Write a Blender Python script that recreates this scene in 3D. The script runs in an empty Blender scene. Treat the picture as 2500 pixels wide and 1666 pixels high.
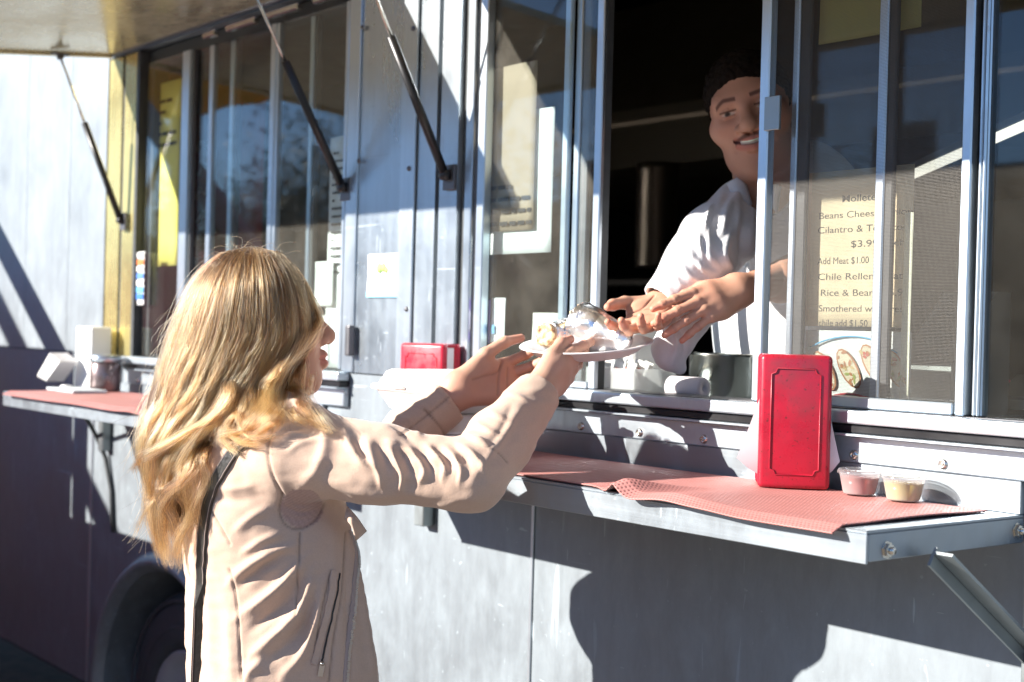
import bpy, bmesh, math, random
import numpy as np
from mathutils import Vector, Matrix, noise as mnoise

random.seed(7)
rng = np.random.default_rng(7)
scene = bpy.context.scene
COL = scene.collection

# ------------------------------------------------------------------ camera
CAM_F = 3493.6                      # focal length in pixels of a 2500 px wide frame
YAW, PITCH, ROLL = 0.670477, -0.006820, 0.027018
CAM_C = np.array([0.0, -1.75, 1.5])
_fw = np.array([-math.cos(YAW), math.sin(YAW), 0.0])
_rt = np.array([math.sin(YAW), math.cos(YAW), 0.0])
_up = np.array([0.0, 0.0, 1.0])
CF = math.cos(PITCH) * _fw + math.sin(PITCH) * _up
_u2 = -math.sin(PITCH) * _fw + math.cos(PITCH) * _up
CR = math.cos(ROLL) * _rt + math.sin(ROLL) * _u2
CU = -math.sin(ROLL) * _rt + math.cos(ROLL) * _u2

def ray(u, v):
    return CF + CR * (u - 1250) / CAM_F - CU * (v - 833) / CAM_F
def P(u, v, t):
    """the place seen at photo pixel u, v, t metres deep"""
    return CAM_C + t * ray(u, v)
def PY(u, v, y=0.0):
    r = ray(u, v)
    return CAM_C + (y - CAM_C[1]) / r[1] * r
def XW(u, v, y=0.0):
    return float(PY(u, v, y)[0])
def PZ(u, v, z):
    r = ray(u, v)
    return CAM_C + (z - CAM_C[2]) / r[2] * r
def proj(pts):
    d = np.asarray(pts) - CAM_C
    t = d @ CF
    return 1250 + CAM_F * (d @ CR) / t, 833 - CAM_F * (d @ CU) / t, t

cam_d = bpy.data.cameras.new("camera")
cam = bpy.data.objects.new("camera", cam_d)
COL.objects.link(cam)
scene.camera = cam
cam_d.sensor_width = 36.0
cam_d.lens = CAM_F * 36.0 / 2500.0
cam_d.clip_start = 0.05
cam_d.clip_end = 600.0
M = Matrix.Identity(4)
for i in range(3):
    M[i][0] = CR[i]; M[i][1] = CU[i]; M[i][2] = -CF[i]; M[i][3] = CAM_C[i]
cam.matrix_world = M
cam_d.dof.use_dof = True
cam_d.dof.focus_distance = 2.13
cam_d.dof.aperture_fstop = 4.5
cam_d.dof.aperture_blades = 7

# ------------------------------------------------------------------ sky, sun, exposure
TO_SUN = Vector((-0.485, -1.0, 0.491)).normalized()
SUN_EL = math.asin(TO_SUN.z)
world = bpy.data.worlds.new("World")
scene.world = world
world.use_nodes = True
wn = world.node_tree.nodes
wn.clear()
sky = wn.new("ShaderNodeTexSky")
sky.sky_type = 'NISHITA'
sky.sun_disc = False
sky.sun_elevation = SUN_EL
sky.sun_rotation = math.atan2(TO_SUN.x, TO_SUN.y)
sky.air_density = 1.0
sky.dust_density = 0.1; sky.ozone_density = 4.0; sky.altitude = 2800.0
bg = wn.new("ShaderNodeBackground")
bg.inputs[1].default_value = 0.092
wo = wn.new("ShaderNodeOutputWorld")
world.node_tree.links.new(sky.outputs[0], bg.inputs[0])
world.node_tree.links.new(bg.outputs[0], wo.inputs[0])
sun_d = bpy.data.lights.new("sun", 'SUN')
sun_d.energy = 5.0
sun_d.angle = math.radians(0.5)
sun_d.color = (1.0, 0.935, 0.85)
sun = bpy.data.objects.new("sun", sun_d)
COL.objects.link(sun)
sun.location = (-5, -10, 6)
sun.rotation_euler = TO_SUN.to_track_quat('Z', 'Y').to_euler()
scene.view_settings.view_transform = 'Standard'
scene.view_settings.look = 'None'
scene.view_settings.gamma = 1.0
scene.view_settings.use_curve_mapping = False
scene.view_settings.exposure = 1.42
scene.render.engine = 'CYCLES'
scene.cycles.max_bounces = 10
scene.cycles.transparent_max_bounces = 24
scene.cycles.sample_clamp_indirect = 6.0
scene.cycles.caustics_reflective = True
scene.cycles.blur_glossy = 0.6

# ------------------------------------------------------------------ object helpers
def link(name, data, parent=None):
    o = bpy.data.objects.new(name, data)
    COL.objects.link(o)
    if parent is not None:
        o.parent = parent
        o.matrix_parent_inverse = parent.matrix_world.inverted()
    return o
def tag(o, label=None, cat=None, group=None, kind=None):
    if label: o["label"] = label
    if cat: o["category"] = cat
    if group: o["group"] = group
    if kind: o["kind"] = kind
    return o
def thing(name, label, cat, loc=(0, 0, 0), group=None):
    o = bpy.data.objects.new(name, None)
    COL.objects.link(o)
    o.location = loc
    o.matrix_world = Matrix.Translation(Vector(loc))
    o.empty_display_size = 0.1
    return tag(o, label, cat, group)
def setmats(me, mats):
    for m in (mats if isinstance(mats, (list, tuple)) else [mats]):
        me.materials.append(m)

class MB:
    """collects shapes in world coordinates, builds them as one mesh object"""
    def __init__(self):
        self.bm = bmesh.new()
    def _merge(self, b, mi=0):
        off = len(self.bm.verts)
        b.verts.ensure_lookup_table(); b.verts.index_update()
        vs = [self.bm.verts.new(v.co) for v in b.verts]
        for f in b.faces:
            try:
                nf = self.bm.faces.new([vs[v.index] for v in f.verts])
                nf.smooth = f.smooth; nf.material_index = mi if mi else f.material_index
            except ValueError:
                pass
        b.free()
    def box(self, x0, x1, y0, y1, z0, z1, bev=0.0, seg=1, mi=0, mat=None):
        b = bmesh.new()
        bmesh.ops.create_cube(b, size=1.0)
        for v in b.verts:
            v.co = Vector(((x0 + x1) / 2 + v.co.x * (x1 - x0), (y0 + y1) / 2 + v.co.y * (y1 - y0), (z0 + z1) / 2 + v.co.z * (z1 - z0)))
        if bev > 0:
            bmesh.ops.bevel(b, geom=b.edges[:], offset=bev, segments=seg, affect='EDGES', profile=0.5)
        if mat is not None:
            for v in b.verts: v.co = mat @ v.co
        self._merge(b, mi)
        return self
    def obox(self, c, ax, ay, az, sx, sy, sz, bev=0.0, seg=1, mi=0):
        """box centred at c along three axes"""
        m = Matrix.Identity(4)
        for i, a in enumerate((ax, ay, az)):
            a = Vector(a).normalized()
            for k in range(3): m[k][i] = a[k]
        for k in range(3): m[k][3] = c[k]
        return self.box(-sx / 2, sx / 2, -sy / 2, sy / 2, -sz / 2, sz / 2, bev, seg, mi, m)
    def bar(self, a, b, w, h=None, up=(0, 0, 1), bev=0.0, mi=0):
        a, b = Vector(a), Vector(b)
        d = (b - a); L = d.length; d.normalize()
        s = d.cross(Vector(up)).normalized(); u = s.cross(d)
        return self.obox((a + b) / 2, d, s, u, L, w, h or w, bev, 1, mi)
    def tube(self, pts, r, n=10, caps=True, mi=0):
        pts = [Vector(p) for p in pts]
        rs = r if isinstance(r, (list, tuple, np.ndarray)) else [r] * len(pts)
        rings = []
        prev = None
        for i, p in enumerate(pts):
            t = (pts[min(i + 1, len(pts) - 1)] - pts[max(i - 1, 0)]).normalized()
            if prev is None:
                a = t.orthogonal().normalized()
            else:
                a = (prev - t * prev.dot(t)).normalized()
            prev = a
            c = t.cross(a)
            rings.append([self.bm.verts.new(p + rs[i] * (math.cos(2 * math.pi * k / n) * a + math.sin(2 * math.pi * k / n) * c)) for k in range(n)])
        for i in range(len(pts) - 1):
            for k in range(n):
                f = self.bm.faces.new((rings[i][k], rings[i][(k + 1) % n], rings[i + 1][(k + 1) % n], rings[i + 1][k]))
                f.smooth = True; f.material_index = mi
        if caps:
            f = self.bm.faces.new(rings[0][::-1]); f.material_index = mi
            f = self.bm.faces.new(rings[-1]); f.material_index = mi
        return self
    def lathe(self, prof, c, axis=(0, 0, 1), n=32, mi=0, smooth=True, closed=False):
        """profile of (radius, height) turned about an axis through c"""
        ax = Vector(axis).normalized(); a = ax.orthogonal().normalized(); b = ax.cross(a); c = Vector(c)
        rings = []
        for r, h in prof:
            if r < 1e-6:
                rings.append([self.bm.verts.new(c + ax * h)])
            else:
                rings.append([self.bm.verts.new(c + ax * h + r * (math.cos(2 * math.pi * k / n) * a + math.sin(2 * math.pi * k / n) * b)) for k in range(n)])
        for i in range(len(rings) - 1):
            A, B = rings[i], rings[i + 1]
            for k in range(n):
                k2 = (k + 1) % n
                if len(A) == 1 and len(B) == 1: continue
                if len(A) == 1: vs = (A[0], B[k2], B[k])
                elif len(B) == 1: vs = (A[k], A[k2], B[0])
                else: vs = (A[k], A[k2], B[k2], B[k])
                f = self.bm.faces.new(vs); f.smooth = smooth; f.material_index = mi
        return self
    def prism(self, poly, y0, y1, axes='xz', mi=0):
        """polygon in a plane, extruded along the third axis"""
        def mk(p, h):
            if axes == 'xz': return Vector((p[0], h, p[1]))
            if axes == 'xy': return Vector((p[0], p[1], h))
            return Vector((h, p[0], p[1]))
        A = [self.bm.verts.new(mk(p, y0)) for p in poly]
        B = [self.bm.verts.new(mk(p, y1)) for p in poly]
        n = len(poly)
        f = self.bm.faces.new(A); f.material_index = mi
        f = self.bm.faces.new(B[::-1]); f.material_index = mi
        for k in range(n):
            f = self.bm.faces.new((A[k], B[k], B[(k + 1) % n], A[(k + 1) % n])); f.material_index = mi
        return self
    def grid(self, fn, nu, nv, mi=0, smooth=True):
        """sheet of points fn(s, t), s and t in 0..1"""
        vs = [[self.bm.verts.new(Vector(fn(i / nu, j / nv))) for j in range(nv + 1)] for i in range(nu + 1)]
        for i in range(nu):
            for j in range(nv):
                f = self.bm.faces.new((vs[i][j], vs[i + 1][j], vs[i + 1][j + 1], vs[i][j + 1]))
                f.smooth = smooth; f.material_index = mi
        return self
    def build(self, name, mat, parent=None, fix=True):
        if fix: bmesh.ops.recalc_face_normals(self.bm, faces=self.bm.faces[:])
        me = bpy.data.meshes.new(name)
        self.bm.to_mesh(me); self.bm.free()
        setmats(me, mat)
        return link(name, me, parent)

def np_mesh(name, V, Fc, mat, parent=None, smooth=True, attrs=None):
    me = bpy.data.meshes.new(name)
    V = np.ascontiguousarray(V, np.float32); Fc = np.ascontiguousarray(Fc, np.int32)
    k = Fc.shape[1]
    me.vertices.add(len(V)); me.vertices.foreach_set("co", V.ravel())
    me.loops.add(Fc.size); me.loops.foreach_set("vertex_index", Fc.ravel())
    me.polygons.add(len(Fc))
    me.polygons.foreach_set("loop_start", np.arange(0, Fc.size, k, dtype=np.int32))
    me.polygons.foreach_set("use_smooth", np.full(len(Fc), smooth, dtype=bool))
    me.update(calc_edges=True)
    for an, av in (attrs or {}).items():
        at = me.color_attributes.new(an, 'FLOAT_COLOR', 'POINT')
        av = np.ascontiguousarray(av, np.float32)
        if av.shape[1] == 3: av = np.concatenate([av, np.ones((len(av), 1), np.float32)], 1)
        at.data.foreach_set("color", av.ravel())
    setmats(me, mat)
    return link(name, me, parent)

# ------------------------------------------------------------------ material helpers
class Mat:
    def __init__(self, name):
        self.m = bpy.data.materials.new(name)
        self.m.use_nodes = True
        self.t = self.m.node_tree
        self.n = self.t.nodes
        self.b = self.n["Principled BSDF"]
        self.o = self.n["Material Output"]
        self._co = None
    def L(self, a, b): self.t.links.new(a, b)
    def set(self, **k):
        for kk, v in k.items():
            inp = self.b.inputs[kk.replace('_', ' ')]
            if hasattr(v, 'links') or hasattr(v, 'is_linked'): self.L(v, inp)
            else:
                if isinstance(v, tuple) and len(v) == 3 and inp.type == 'RGBA': v = (*v, 1.0)
                inp.default_value = v
        return self
    def co(self, scale=(1, 1, 1), rot=(0, 0, 0), kind='Object', loc=(0, 0, 0)):
        tc = self._co or self.n.new("ShaderNodeTexCoord"); self._co = tc
        mp = self.n.new("ShaderNodeMapping")
        mp.inputs["Scale"].default_value = scale; mp.inputs["Rotation"].default_value = rot; mp.inputs["Location"].default_value = loc
        self.L(tc.outputs[kind], mp.inputs[0])
        return mp.outputs[0]
    def noise(self, scale=5.0, detail=4.0, vec=None, rough=0.55, dist=0.0):
        nd = self.n.new("ShaderNodeTexNoise")
        nd.inputs["Scale"].default_value = scale; nd.inputs["Detail"].default_value = detail
        nd.inputs["Roughness"].default_value = rough; nd.inputs["Distortion"].default_value = dist
        self.L(vec if vec is not None else self.co(), nd.inputs["Vector"])
        return nd.outputs["Fac"]
    def ramp(self, fac, stops):
        r = self.n.new("ShaderNodeValToRGB")
        e = r.color_ramp.elements
        while len(e) < len(stops): e.new(0.5)
        for i, (p, c) in enumerate(stops):
            e[i].position = p
            e[i].color = (c, c, c, 1) if not isinstance(c, tuple) else (*c[:3], 1)
        self.L(fac, r.inputs[0])
        return r.outputs[0]
    def mr(self, fac, a, b, c, d):
        r = self.n.new("ShaderNodeMapRange")
        for i, x in enumerate((a, b, c, d)): r.inputs[i + 1].default_value = x
        self.L(fac, r.inputs[0])
        return r.outputs[0]
    def math(self, op, a, b=None, clamp=False):
        r = self.n.new("ShaderNodeMath"); r.operation = op; r.use_clamp = clamp
        for i, x in enumerate((a, b)):
            if x is None: continue
            if isinstance(x, (int, float)): r.inputs[i].default_value = x
            else: self.L(x, r.inputs[i])
        return r.outputs[0]
    def mix(self, fac, a, b, mode='MIX'):
        r = self.n.new("ShaderNodeMix"); r.data_type = 'RGBA'; r.blend_type = mode
        for s, x in ((r.inputs[0], fac), (r.inputs[6], a), (r.inputs[7], b)):
            if isinstance(x, (int, float)): s.default_value = x
            elif isinstance(x, tuple): s.default_value = (*x[:3], 1)
            else: self.L(x, s)
        return r.outputs[2]
    def bump(self, h, strength=0.2, dist=0.01, prev=None):
        b = self.n.new("ShaderNodeBump")
        b.inputs["Strength"].default_value = strength; b.inputs["Distance"].default_value = dist
        self.L(h, b.inputs["Height"])
        if prev is not None: self.L(prev, b.inputs["Normal"])
        return b.outputs[0]
    def attr(self, name):
        a = self.n.new("ShaderNodeAttribute"); a.attribute_name = name
        return a

def simple(name, col, rough=0.6, metal=0.0, var=0.08, nscale=12.0, bump=0.0, bscale=80.0, **kw):
    m = Mat(name)
    nz = m.noise(nscale, 5)
    hi = tuple(min(1, c * (1 + var)) for c in col); lo = tuple(c * (1 - var) for c in col)
    m.set(Base_Color=m.ramp(nz, [(0.3, lo), (0.7, hi)]), Metallic=metal, Roughness=m.mr(nz, 0.3, 0.7, max(0, rough - 0.07), min(1, rough + 0.07)))
    if bump: m.set(Normal=m.bump(m.noise(bscale, 3), bump, 0.002))
    m.set(**kw)
    return m.m

def aluminium(name, base=0.62, rough=(0.26, 0.46), dirt=0.14, streak=0.25, scratch=0.8, vert=True, tint=(0.90, 1.0, 1.09), mottle=0.0, dcol=(0.37, 0.43, 0.475)):
    """worn brushed sheet: grain along one axis, wiped swirls, scratches, dull film of dust"""
    m = Mat(name)
    sc = (260, 260, 4) if vert else (3, 260, 260)
    grain = m.noise(1.0, 3, m.co(sc))
    sc2 = (38, 38, 1.2) if vert else (1.2, 38, 38)
    band = m.noise(1.0, 3, m.co(sc2))
    cloud = m.noise(2.6, 6, None, 0.62, 0.4)
    fine = m.noise(34, 4, m.co((1, 1, 0.45)), 0.7)
    # short scuffs in a few directions
    sc_a = m.math('GREATER_THAN', m.noise(1.0, 2, m.co((70, 70, 7), (0, 0.45, 0))), 0.71)
    sc_b = m.math('GREATER_THAN', m.noise(1.0, 2, m.co((9, 60, 80), (0, 0.25, 0))), 0.74)
    sc_c = m.math('GREATER_THAN', m.noise(1.0, 2, m.co((30, 30, 3.2), (0, -0.5, 0)), 0.5, 0.9), 0.70)
    sc_d = m.math('GREATER_THAN', m.noise(1.0, 1, m.co((2.5, 60, 90), (0, 0.16, 0))), 0.76)
    sc_b = m.math('ADD', sc_b, m.math('ADD', m.math('MULTIPLY', sc_c, 0.45), m.math('MULTIPLY', sc_d, 0.7)), True)
    spots = m.math('GREATER_THAN', m.noise(60, 2), 0.70)
    scf = m.math('MULTIPLY', m.math('ADD', m.math('ADD', sc_a, sc_b), m.math('MULTIPLY', spots, 0.6), True), scratch)
    r = m.mr(cloud, 0.25, 0.75, rough[0], rough[1])
    r = m.math('ADD', r, m.mr(band, 0.3, 0.7, -0.02, 0.02))
    m.set(Metallic=1.0, Roughness=m.math('ADD', r, m.math('MULTIPLY', scf, 0.1)),
          Base_Color=m.mix(m.mr(band, 0.35, 0.65, 0.0, 1.0), tuple(base * 0.96 * t for t in tint), tuple(base * 1.04 * t for t in tint)),
          Normal=m.bump(grain, streak, 0.0006, m.bump(cloud, 0.05, 0.02)))
    d = m.n.new("ShaderNodeBsdfDiffuse")
    d.inputs[0].default_value = (*dcol, 1)
    fac = m.math('ADD', m.math('MULTIPLY', m.mr(m.math('MULTIPLY', cloud, fine), 0.12, 0.42, 0.5, 1.5), dirt), m.math('MULTIPLY', scf, 0.32), True)
    if mottle:
        mo = m.noise(1.0, 5, m.co((16, 16, 7), (0, 0.35, 0)), 0.7, 0.6)
        fac = m.math('ADD', fac, m.math('MULTIPLY', m.mr(mo, 0.42, 0.68, -0.22, 0.42), 0.55 * mottle), True)
    mx = m.n.new("ShaderNodeMixShader")
    m.L(fac, mx.inputs[0]); m.L(m.b.outputs[0], mx.inputs[1]); m.L(d.outputs[0], mx.inputs[2])
    m.L(mx.outputs[0], m.o.inputs[0])
    return m.m

def thin_glass(name, dust=0.08, tint=(0.93, 0.97, 0.97), dcol=(0.55, 0.5, 0.43), spec=1.0):
    """one sheet of window glass: see-through, mirror at its own angle, with a film of dust"""
    m = Mat(name)
    m.n.remove(m.b)
    tr = m.n.new("ShaderNodeBsdfTransparent"); tr.inputs[0].default_value = (*tint, 1)
    gl = m.n.new("ShaderNodeBsdfGlossy"); gl.inputs["Roughness"].default_value = 0.02
    lw = m.n.new("ShaderNodeLayerWeight"); lw.inputs[0].default_value = 0.5
    fr = m.math('ADD', m.math('MULTIPLY', m.math('POWER', lw.outputs["Facing"], 4.0), 0.85), 0.03)
    mx = m.n.new("ShaderNodeMixShader")
    m.L(m.math('MULTIPLY', fr, 1.0 * spec, True), mx.inputs[0]); m.L(tr.outputs[0], mx.inputs[1]); m.L(gl.outputs[0], mx.inputs[2])
    df = m.n.new("ShaderNodeBsdfDiffuse"); df.inputs[0].default_value = (*dcol, 1)
    cl = m.noise(7, 6, None, 0.65)
    sp = m.math('GREATER_THAN', m.noise(140, 2), 0.74)
    fac = m.math('ADD', m.math('MULTIPLY', m.mr(cl, 0.3, 0.75, 0.35, 1.7), dust), m.math('MULTIPLY', sp, dust * 1.5), True)
    m2 = m.n.new("ShaderNodeMixShader")
    m.L(fac, m2.inputs[0]); m.L(mx.outputs[0], m2.inputs[1]); m.L(df.outputs[0], m2.inputs[2])
    m.L(m2.outputs[0], m.o.inputs[0])
    return m.m

def clear_plastic(name, col=(0.95, 0.95, 0.95), haze=0.25):
    m = Mat(name)
    m.n.remove(m.b)
    tr = m.n.new("ShaderNodeBsdfTransparent"); tr.inputs[0].default_value = (*col, 1)
    gl = m.n.new("ShaderNodeBsdfGlossy"); gl.inputs["Roughness"].default_value = 0.092
    lw = m.n.new("ShaderNodeLayerWeight"); lw.inputs[0].default_value = 0.5
    fr = m.math('ADD', m.math('MULTIPLY', m.math('POWER', lw.outputs["Facing"], 4.0), 0.8), 0.06)
    mx = m.n.new("ShaderNodeMixShader")
    m.L(fr, mx.inputs[0]); m.L(tr.outputs[0], mx.inputs[1]); m.L(gl.outputs[0], mx.inputs[2])
    df = m.n.new("ShaderNodeBsdfTranslucent"); df.inputs[0].default_value = (0.8, 0.8, 0.8, 1)
    d2 = m.n.new("ShaderNodeBsdfDiffuse"); d2.inputs[0].default_value = (0.8, 0.8, 0.8, 1)
    a = m.n.new("ShaderNodeMixShader"); a.inputs[0].default_value = 0.5
    m.L(df.outputs[0], a.inputs[1]); m.L(d2.outputs[0], a.inputs[2])
    m2 = m.n.new("ShaderNodeMixShader"); m2.inputs[0].default_value = haze
    m.L(mx.outputs[0], m2.inputs[1]); m.L(a.outputs[0], m2.inputs[2])
    m.L(m2.outputs[0], m.o.inputs[0])
    return m.m

def mesh_screen(name):
    """woven insect screen"""
    m = Mat(name)
    m.set(Base_Color=(0.115, 0.107, 0.095), Roughness=0.5, Metallic=0.2)
    tr = m.n.new("ShaderNodeBsdfTransparent")
    c = m.co((1, 1, 1))
    sx = m.n.new("ShaderNodeSeparateXYZ"); m.L(c, sx.inputs[0])
    def wire(s):
        f = m.math('FRACT', m.math('MULTIPLY', s, 480.0))
        return m.math('LESS_THAN', f, 0.15)
    fac = m.math('MAXIMUM', wire(sx.outputs[0]), wire(sx.outputs[2]))
    mx = m.n.new("ShaderNodeMixShader")
    m.L(fac, mx.inputs[0]); m.L(tr.outputs[0], mx.inputs[1]); m.L(m.b.outputs[0], mx.inputs[2])
    m.L(mx.outputs[0], m.o.inputs[0])
    return m.m

MT = {}
MT['wall'] = aluminium("aluminium_wall", 0.27, (0.46, 0.60), 0.23, 0.25, 2.2, mottle=0.45)
MT['trim'] = aluminium("aluminium_trim", 0.66, (0.26, 0.42), 0.12, 0.12, 0.4)
MT['pillar'] = aluminium("aluminium_pillar", 0.60, (0.22, 0.40), 0.17, 0.10, 0.9, mottle=0.5)
MT['shelf'] = aluminium("aluminium_shelf", 0.40, (0.32, 0.5), 0.20, 0.2, 1.2, vert=False, mottle=0.8)
MT['sill'] = aluminium("aluminium_sill", 0.78, (0.28, 0.44), 0.3, 0.1, 0.5, vert=False)
MT['awning'] = aluminium("aluminium_awning", 0.8, (0.14, 0.26), 0.42, 0.1, 0.3, tint=(1.0, 0.92, 0.66), dcol=(0.66, 0.60, 0.44))
MT['steel_dark'] = simple("dull_steel", (0.16, 0.16, 0.17), 0.45, 0.8)
MT['rubber'] = simple("black_rubber", (0.045, 0.05, 0.053), 0.55, 0, 0.2, 30, 0.2, 200)
MT['black'] = simple("black_paint", (0.012, 0.012, 0.014), 0.35, 0, 0.2)
MT['chrome'] = simple("zinc_plated_steel", (0.7, 0.68, 0.62), 0.22, 1.0, 0.05)
MT['glass'] = thin_glass("window_glass", 0.04)
MT['glass_clean'] = thin_glass("window_glass_clean", 0.015)
MT['screen'] = mesh_screen("insect_screen")
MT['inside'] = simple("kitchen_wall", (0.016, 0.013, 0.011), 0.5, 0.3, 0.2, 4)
MT['paper'] = simple("white_paper", (0.80, 0.80, 0.78), 0.85, 0, 0.03, 20)
MT['white_foam'] = simple("white_foam", (0.84, 0.83, 0.82), 0.55, 0, 0.02, 30, 0.15, 400)
# ------------------------------------------------------------------ the ground and the far side of the lot
def ground_mat():
    m = Mat("concrete_ground")
    a = m.noise(0.35, 6); b = m.noise(14, 6); c = m.noise(90, 3)
    col = m.mix(m.mr(a, 0.3, 0.7, 0, 1), (0.165, 0.128, 0.098), (0.225, 0.178, 0.138))
    col = m.mix(m.mr(b, 0.35, 0.65, 0, 0.5), col, (0.085, 0.076, 0.068))
    m.set(Base_Color=col, Roughness=0.9, Normal=m.bump(c, 0.4, 0.004, m.bump(b, 0.3, 0.01)))
    return m.m
g = MB()
for i in range(-12, 12):
    for j in range(-12, 12):
        pass
g.grid(lambda s, t: (-160 + 320 * s, -160 + 320 * t, 0.02 * mnoise.noise((s * 30, t * 30, 0)) - 0.02), 40, 40)
tag(g.build("ground", ground_mat()), "dusty asphalt lot the food truck stands on", "ground", kind="structure")

def brick_wall(mb, x0, x1, y, z1): mb.box(x0, x1, y - 6, y, 0, z1)
def building(name, label, x0, x1, y, h, wallcol, n, storeys):
    r = thing(name, label, "building", ((x0 + x1) / 2, y, 0))
    w = MB(); w.box(x0, x1, y - 7, y, -0.05, h)
    w.build("wall", simple(name + "_wall", wallcol, 0.9, 0, 0.15, 3, 0.3, 60), r)
    c = MB(); c.box(x0 - 0.15, x1 + 0.15, y - 0.25, y + 0.12, h, h + 0.25, 0.02); c.build("cornice", simple(name + "_cornice", (0.4, 0.37, 0.33), 0.8), r)
    fm = simple(name + "_frame", (0.5, 0.48, 0.45), 0.6); gm = simple(name + "_pane", (0.02, 0.025, 0.03), 0.06)
    fme = pme = None
    for s in range(storeys):
        for k in range(n):
            cx = x0 + (k + 0.5) * (x1 - x0) / n; z0 = 0.9 + s * 2.9
            if fme is None:
                f = MB(); f.box(-0.65, 0.65, 0, 0.1, 0, 0.08); f.box(-0.65, 0.65, 0, 0.1, 1.42, 1.5); f.box(-0.65, -0.57, 0, 0.1, 0.08, 1.42); f.box(0.57, 0.65, 0, 0.1, 0.08, 1.42); f.box(-0.03, 0.03, 0, 0.08, 0.08, 1.42)
                fo = f.build("window", fm); fme = fo.data
                p = MB(); p.box(-0.57, 0.57, 0.003, 0.03, 0.08, 1.42); po = p.build("pane", gm); pme = po.data
            else:
                fo = link("window", fme); po = link("pane", pme)
            fo.location = (cx, y, z0); fo.parent = r; fo.matrix_parent_inverse = r.matrix_world.inverted()
            po.parent = fo
    return r
building("brick_building", "red brick building across the lot from the food truck", -60, -9, -19, 4.2, (0.20, 0.085, 0.06), 12, 2)
building("stucco_building", "cream stucco building across the lot behind the photographer", -4, 16, -18, 4.2, (0.46, 0.38, 0.27), 6, 1)

def tree(label, x, y, h, seed):
    r = random.Random(seed)
    root = thing("broadleaf_tree", label, "tree", (x, y, 0), "trees across the lot")
    t = MB()
    t.tube([(x, y, -0.05), (x + 0.05, y, h * 0.25), (x, y + 0.08, h * 0.55)], [0.18, 0.13, 0.08], 10)
    tips = []
    for k in range(9):
        a = k * 2.4; z0 = h * (0.3 + 0.03 * k); l = h * (0.22 + 0.1 * r.random())
        e = (x + l * math.cos(a), y + l * math.sin(a), z0 + l * 0.8)
        t.tube([(x, y, z0), ((x + e[0]) / 2, (y + e[1]) / 2, z0 + l * 0.3), e], [0.06, 0.04, 0.015], 6); tips.append(e)
    t.build("trunk", MT['bark'], root)
    n = 6000
    g2 = np.random.default_rng(seed)
    cs = np.array(tips + [(x, y, h * 0.85), (x, y, h * 0.7)])
    c = cs[g2.integers(0, len(cs), n)] + g2.normal(0, h * 0.085, (n, 3))
    d1 = g2.normal(0, 1, (n, 3)); d1 /= np.linalg.norm(d1, axis=1)[:, None]
    d2 = np.cross(d1, g2.normal(0, 1, (n, 3))); d2 /= np.linalg.norm(d2, axis=1)[:, None]
    s = g2.uniform(0.035, 0.075, (n, 1))
    V = np.stack([c - d1 * s, c + d2 * s * 0.5, c + d1 * s, c - d2 * s * 0.5], 1).reshape(-1, 3)
    np_mesh("crown", V, np.arange(4 * n).reshape(-1, 4), MT['leaf'], root, False)
MT['bark'] = simple("bark", (0.12, 0.085, 0.06), 0.9, 0, 0.3, 20, 0.5, 40)
MT['leaf'] = simple("tree_leaves", (0.07, 0.09, 0.03), 0.6, 0, 0.4, 3)
tree("leafy tree at the far end of the lot by the brick wall", -21, -12.5, 6.5, 1)
tree("smaller leafy tree before the gap between two buildings", -5.2, -15.2, 5.0, 2)
tree("tall leafy tree in front of the cream building", 4.5, -14.0, 7.0, 3)

for k_, (x_, y_, h_) in enumerate(((-27, -14.5, 5.5), (-33, -16.5, 6.0), (-15.5, -16.0, 4.6), (-40, -17.0, 6.5))):
    tree(("round leafy tree", "wide leafy tree", "low leafy tree", "farthest leafy tree")[k_] + " along the brick building across the lot", x_, y_, h_, 20 + k_)
# made-up red stand out of view, shaped to shade the truck's left end
def shade_blocker():
    st = thing("shade_stand", "made-up dark red boards and counter, out of view, shaped to shade the food truck", "shade_blocker", (-6.0, -1.1, 0))
    red = simple("dark_red_boards", (0.48, 0.10, 0.14), 0.5, 0.0, 0.15, 3)
    b = MB(); b.box(-8.6, -3.78, -1.30, -0.80, 0.03, 1.20, 0.01); b.build("counter_base", red, st)
    b = MB(); b.box(-8.65, -3.74, -1.36, -0.77, 1.205, 1.248, 0.006); b.build("counter_top", MT['trim'], st)
    b = MB(); b.box(-8.6, -4.86, -0.83, -0.79, 1.25, 1.79, 0.004); b.build("side_board", red, st)
    b = MB(); b.box(-4.835, -4.73, -0.84, -0.775, 1.25, 1.78, 0.02, 2); b.build("speaker", MT['black'], st)
    for y in (-0.85, -2.2):
        b = MB(); b.bar((-4.92, y, 1.74), (-6.45, y, 2.75), 0.10, 0.035, (0, 1, 0)); b.build("slanting_pole", MT['steel_dark'], st)  # added bar whose shadow makes the diagonal band on the wall
        b = MB(); b.bar((-8.5, y, 0.0), (-8.5, y, 2.8), 0.06, 0.06, (0, 1, 0)); b.build("pole", MT['steel_dark'], st)
    b = MB(); b.grid(lambda s, t: (-9.9 + 2.6 * s, -0.75 - 1.6 * t, 2.86 + 0.1 * math.sin(math.pi * t) - 0.03 * math.sin(3 * math.pi * s) ** 2), 12, 8); b.build("canopy", simple("yellow_canvas", (0.62, 0.48, 0.06), 0.8), st)
shade_blocker()

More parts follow.
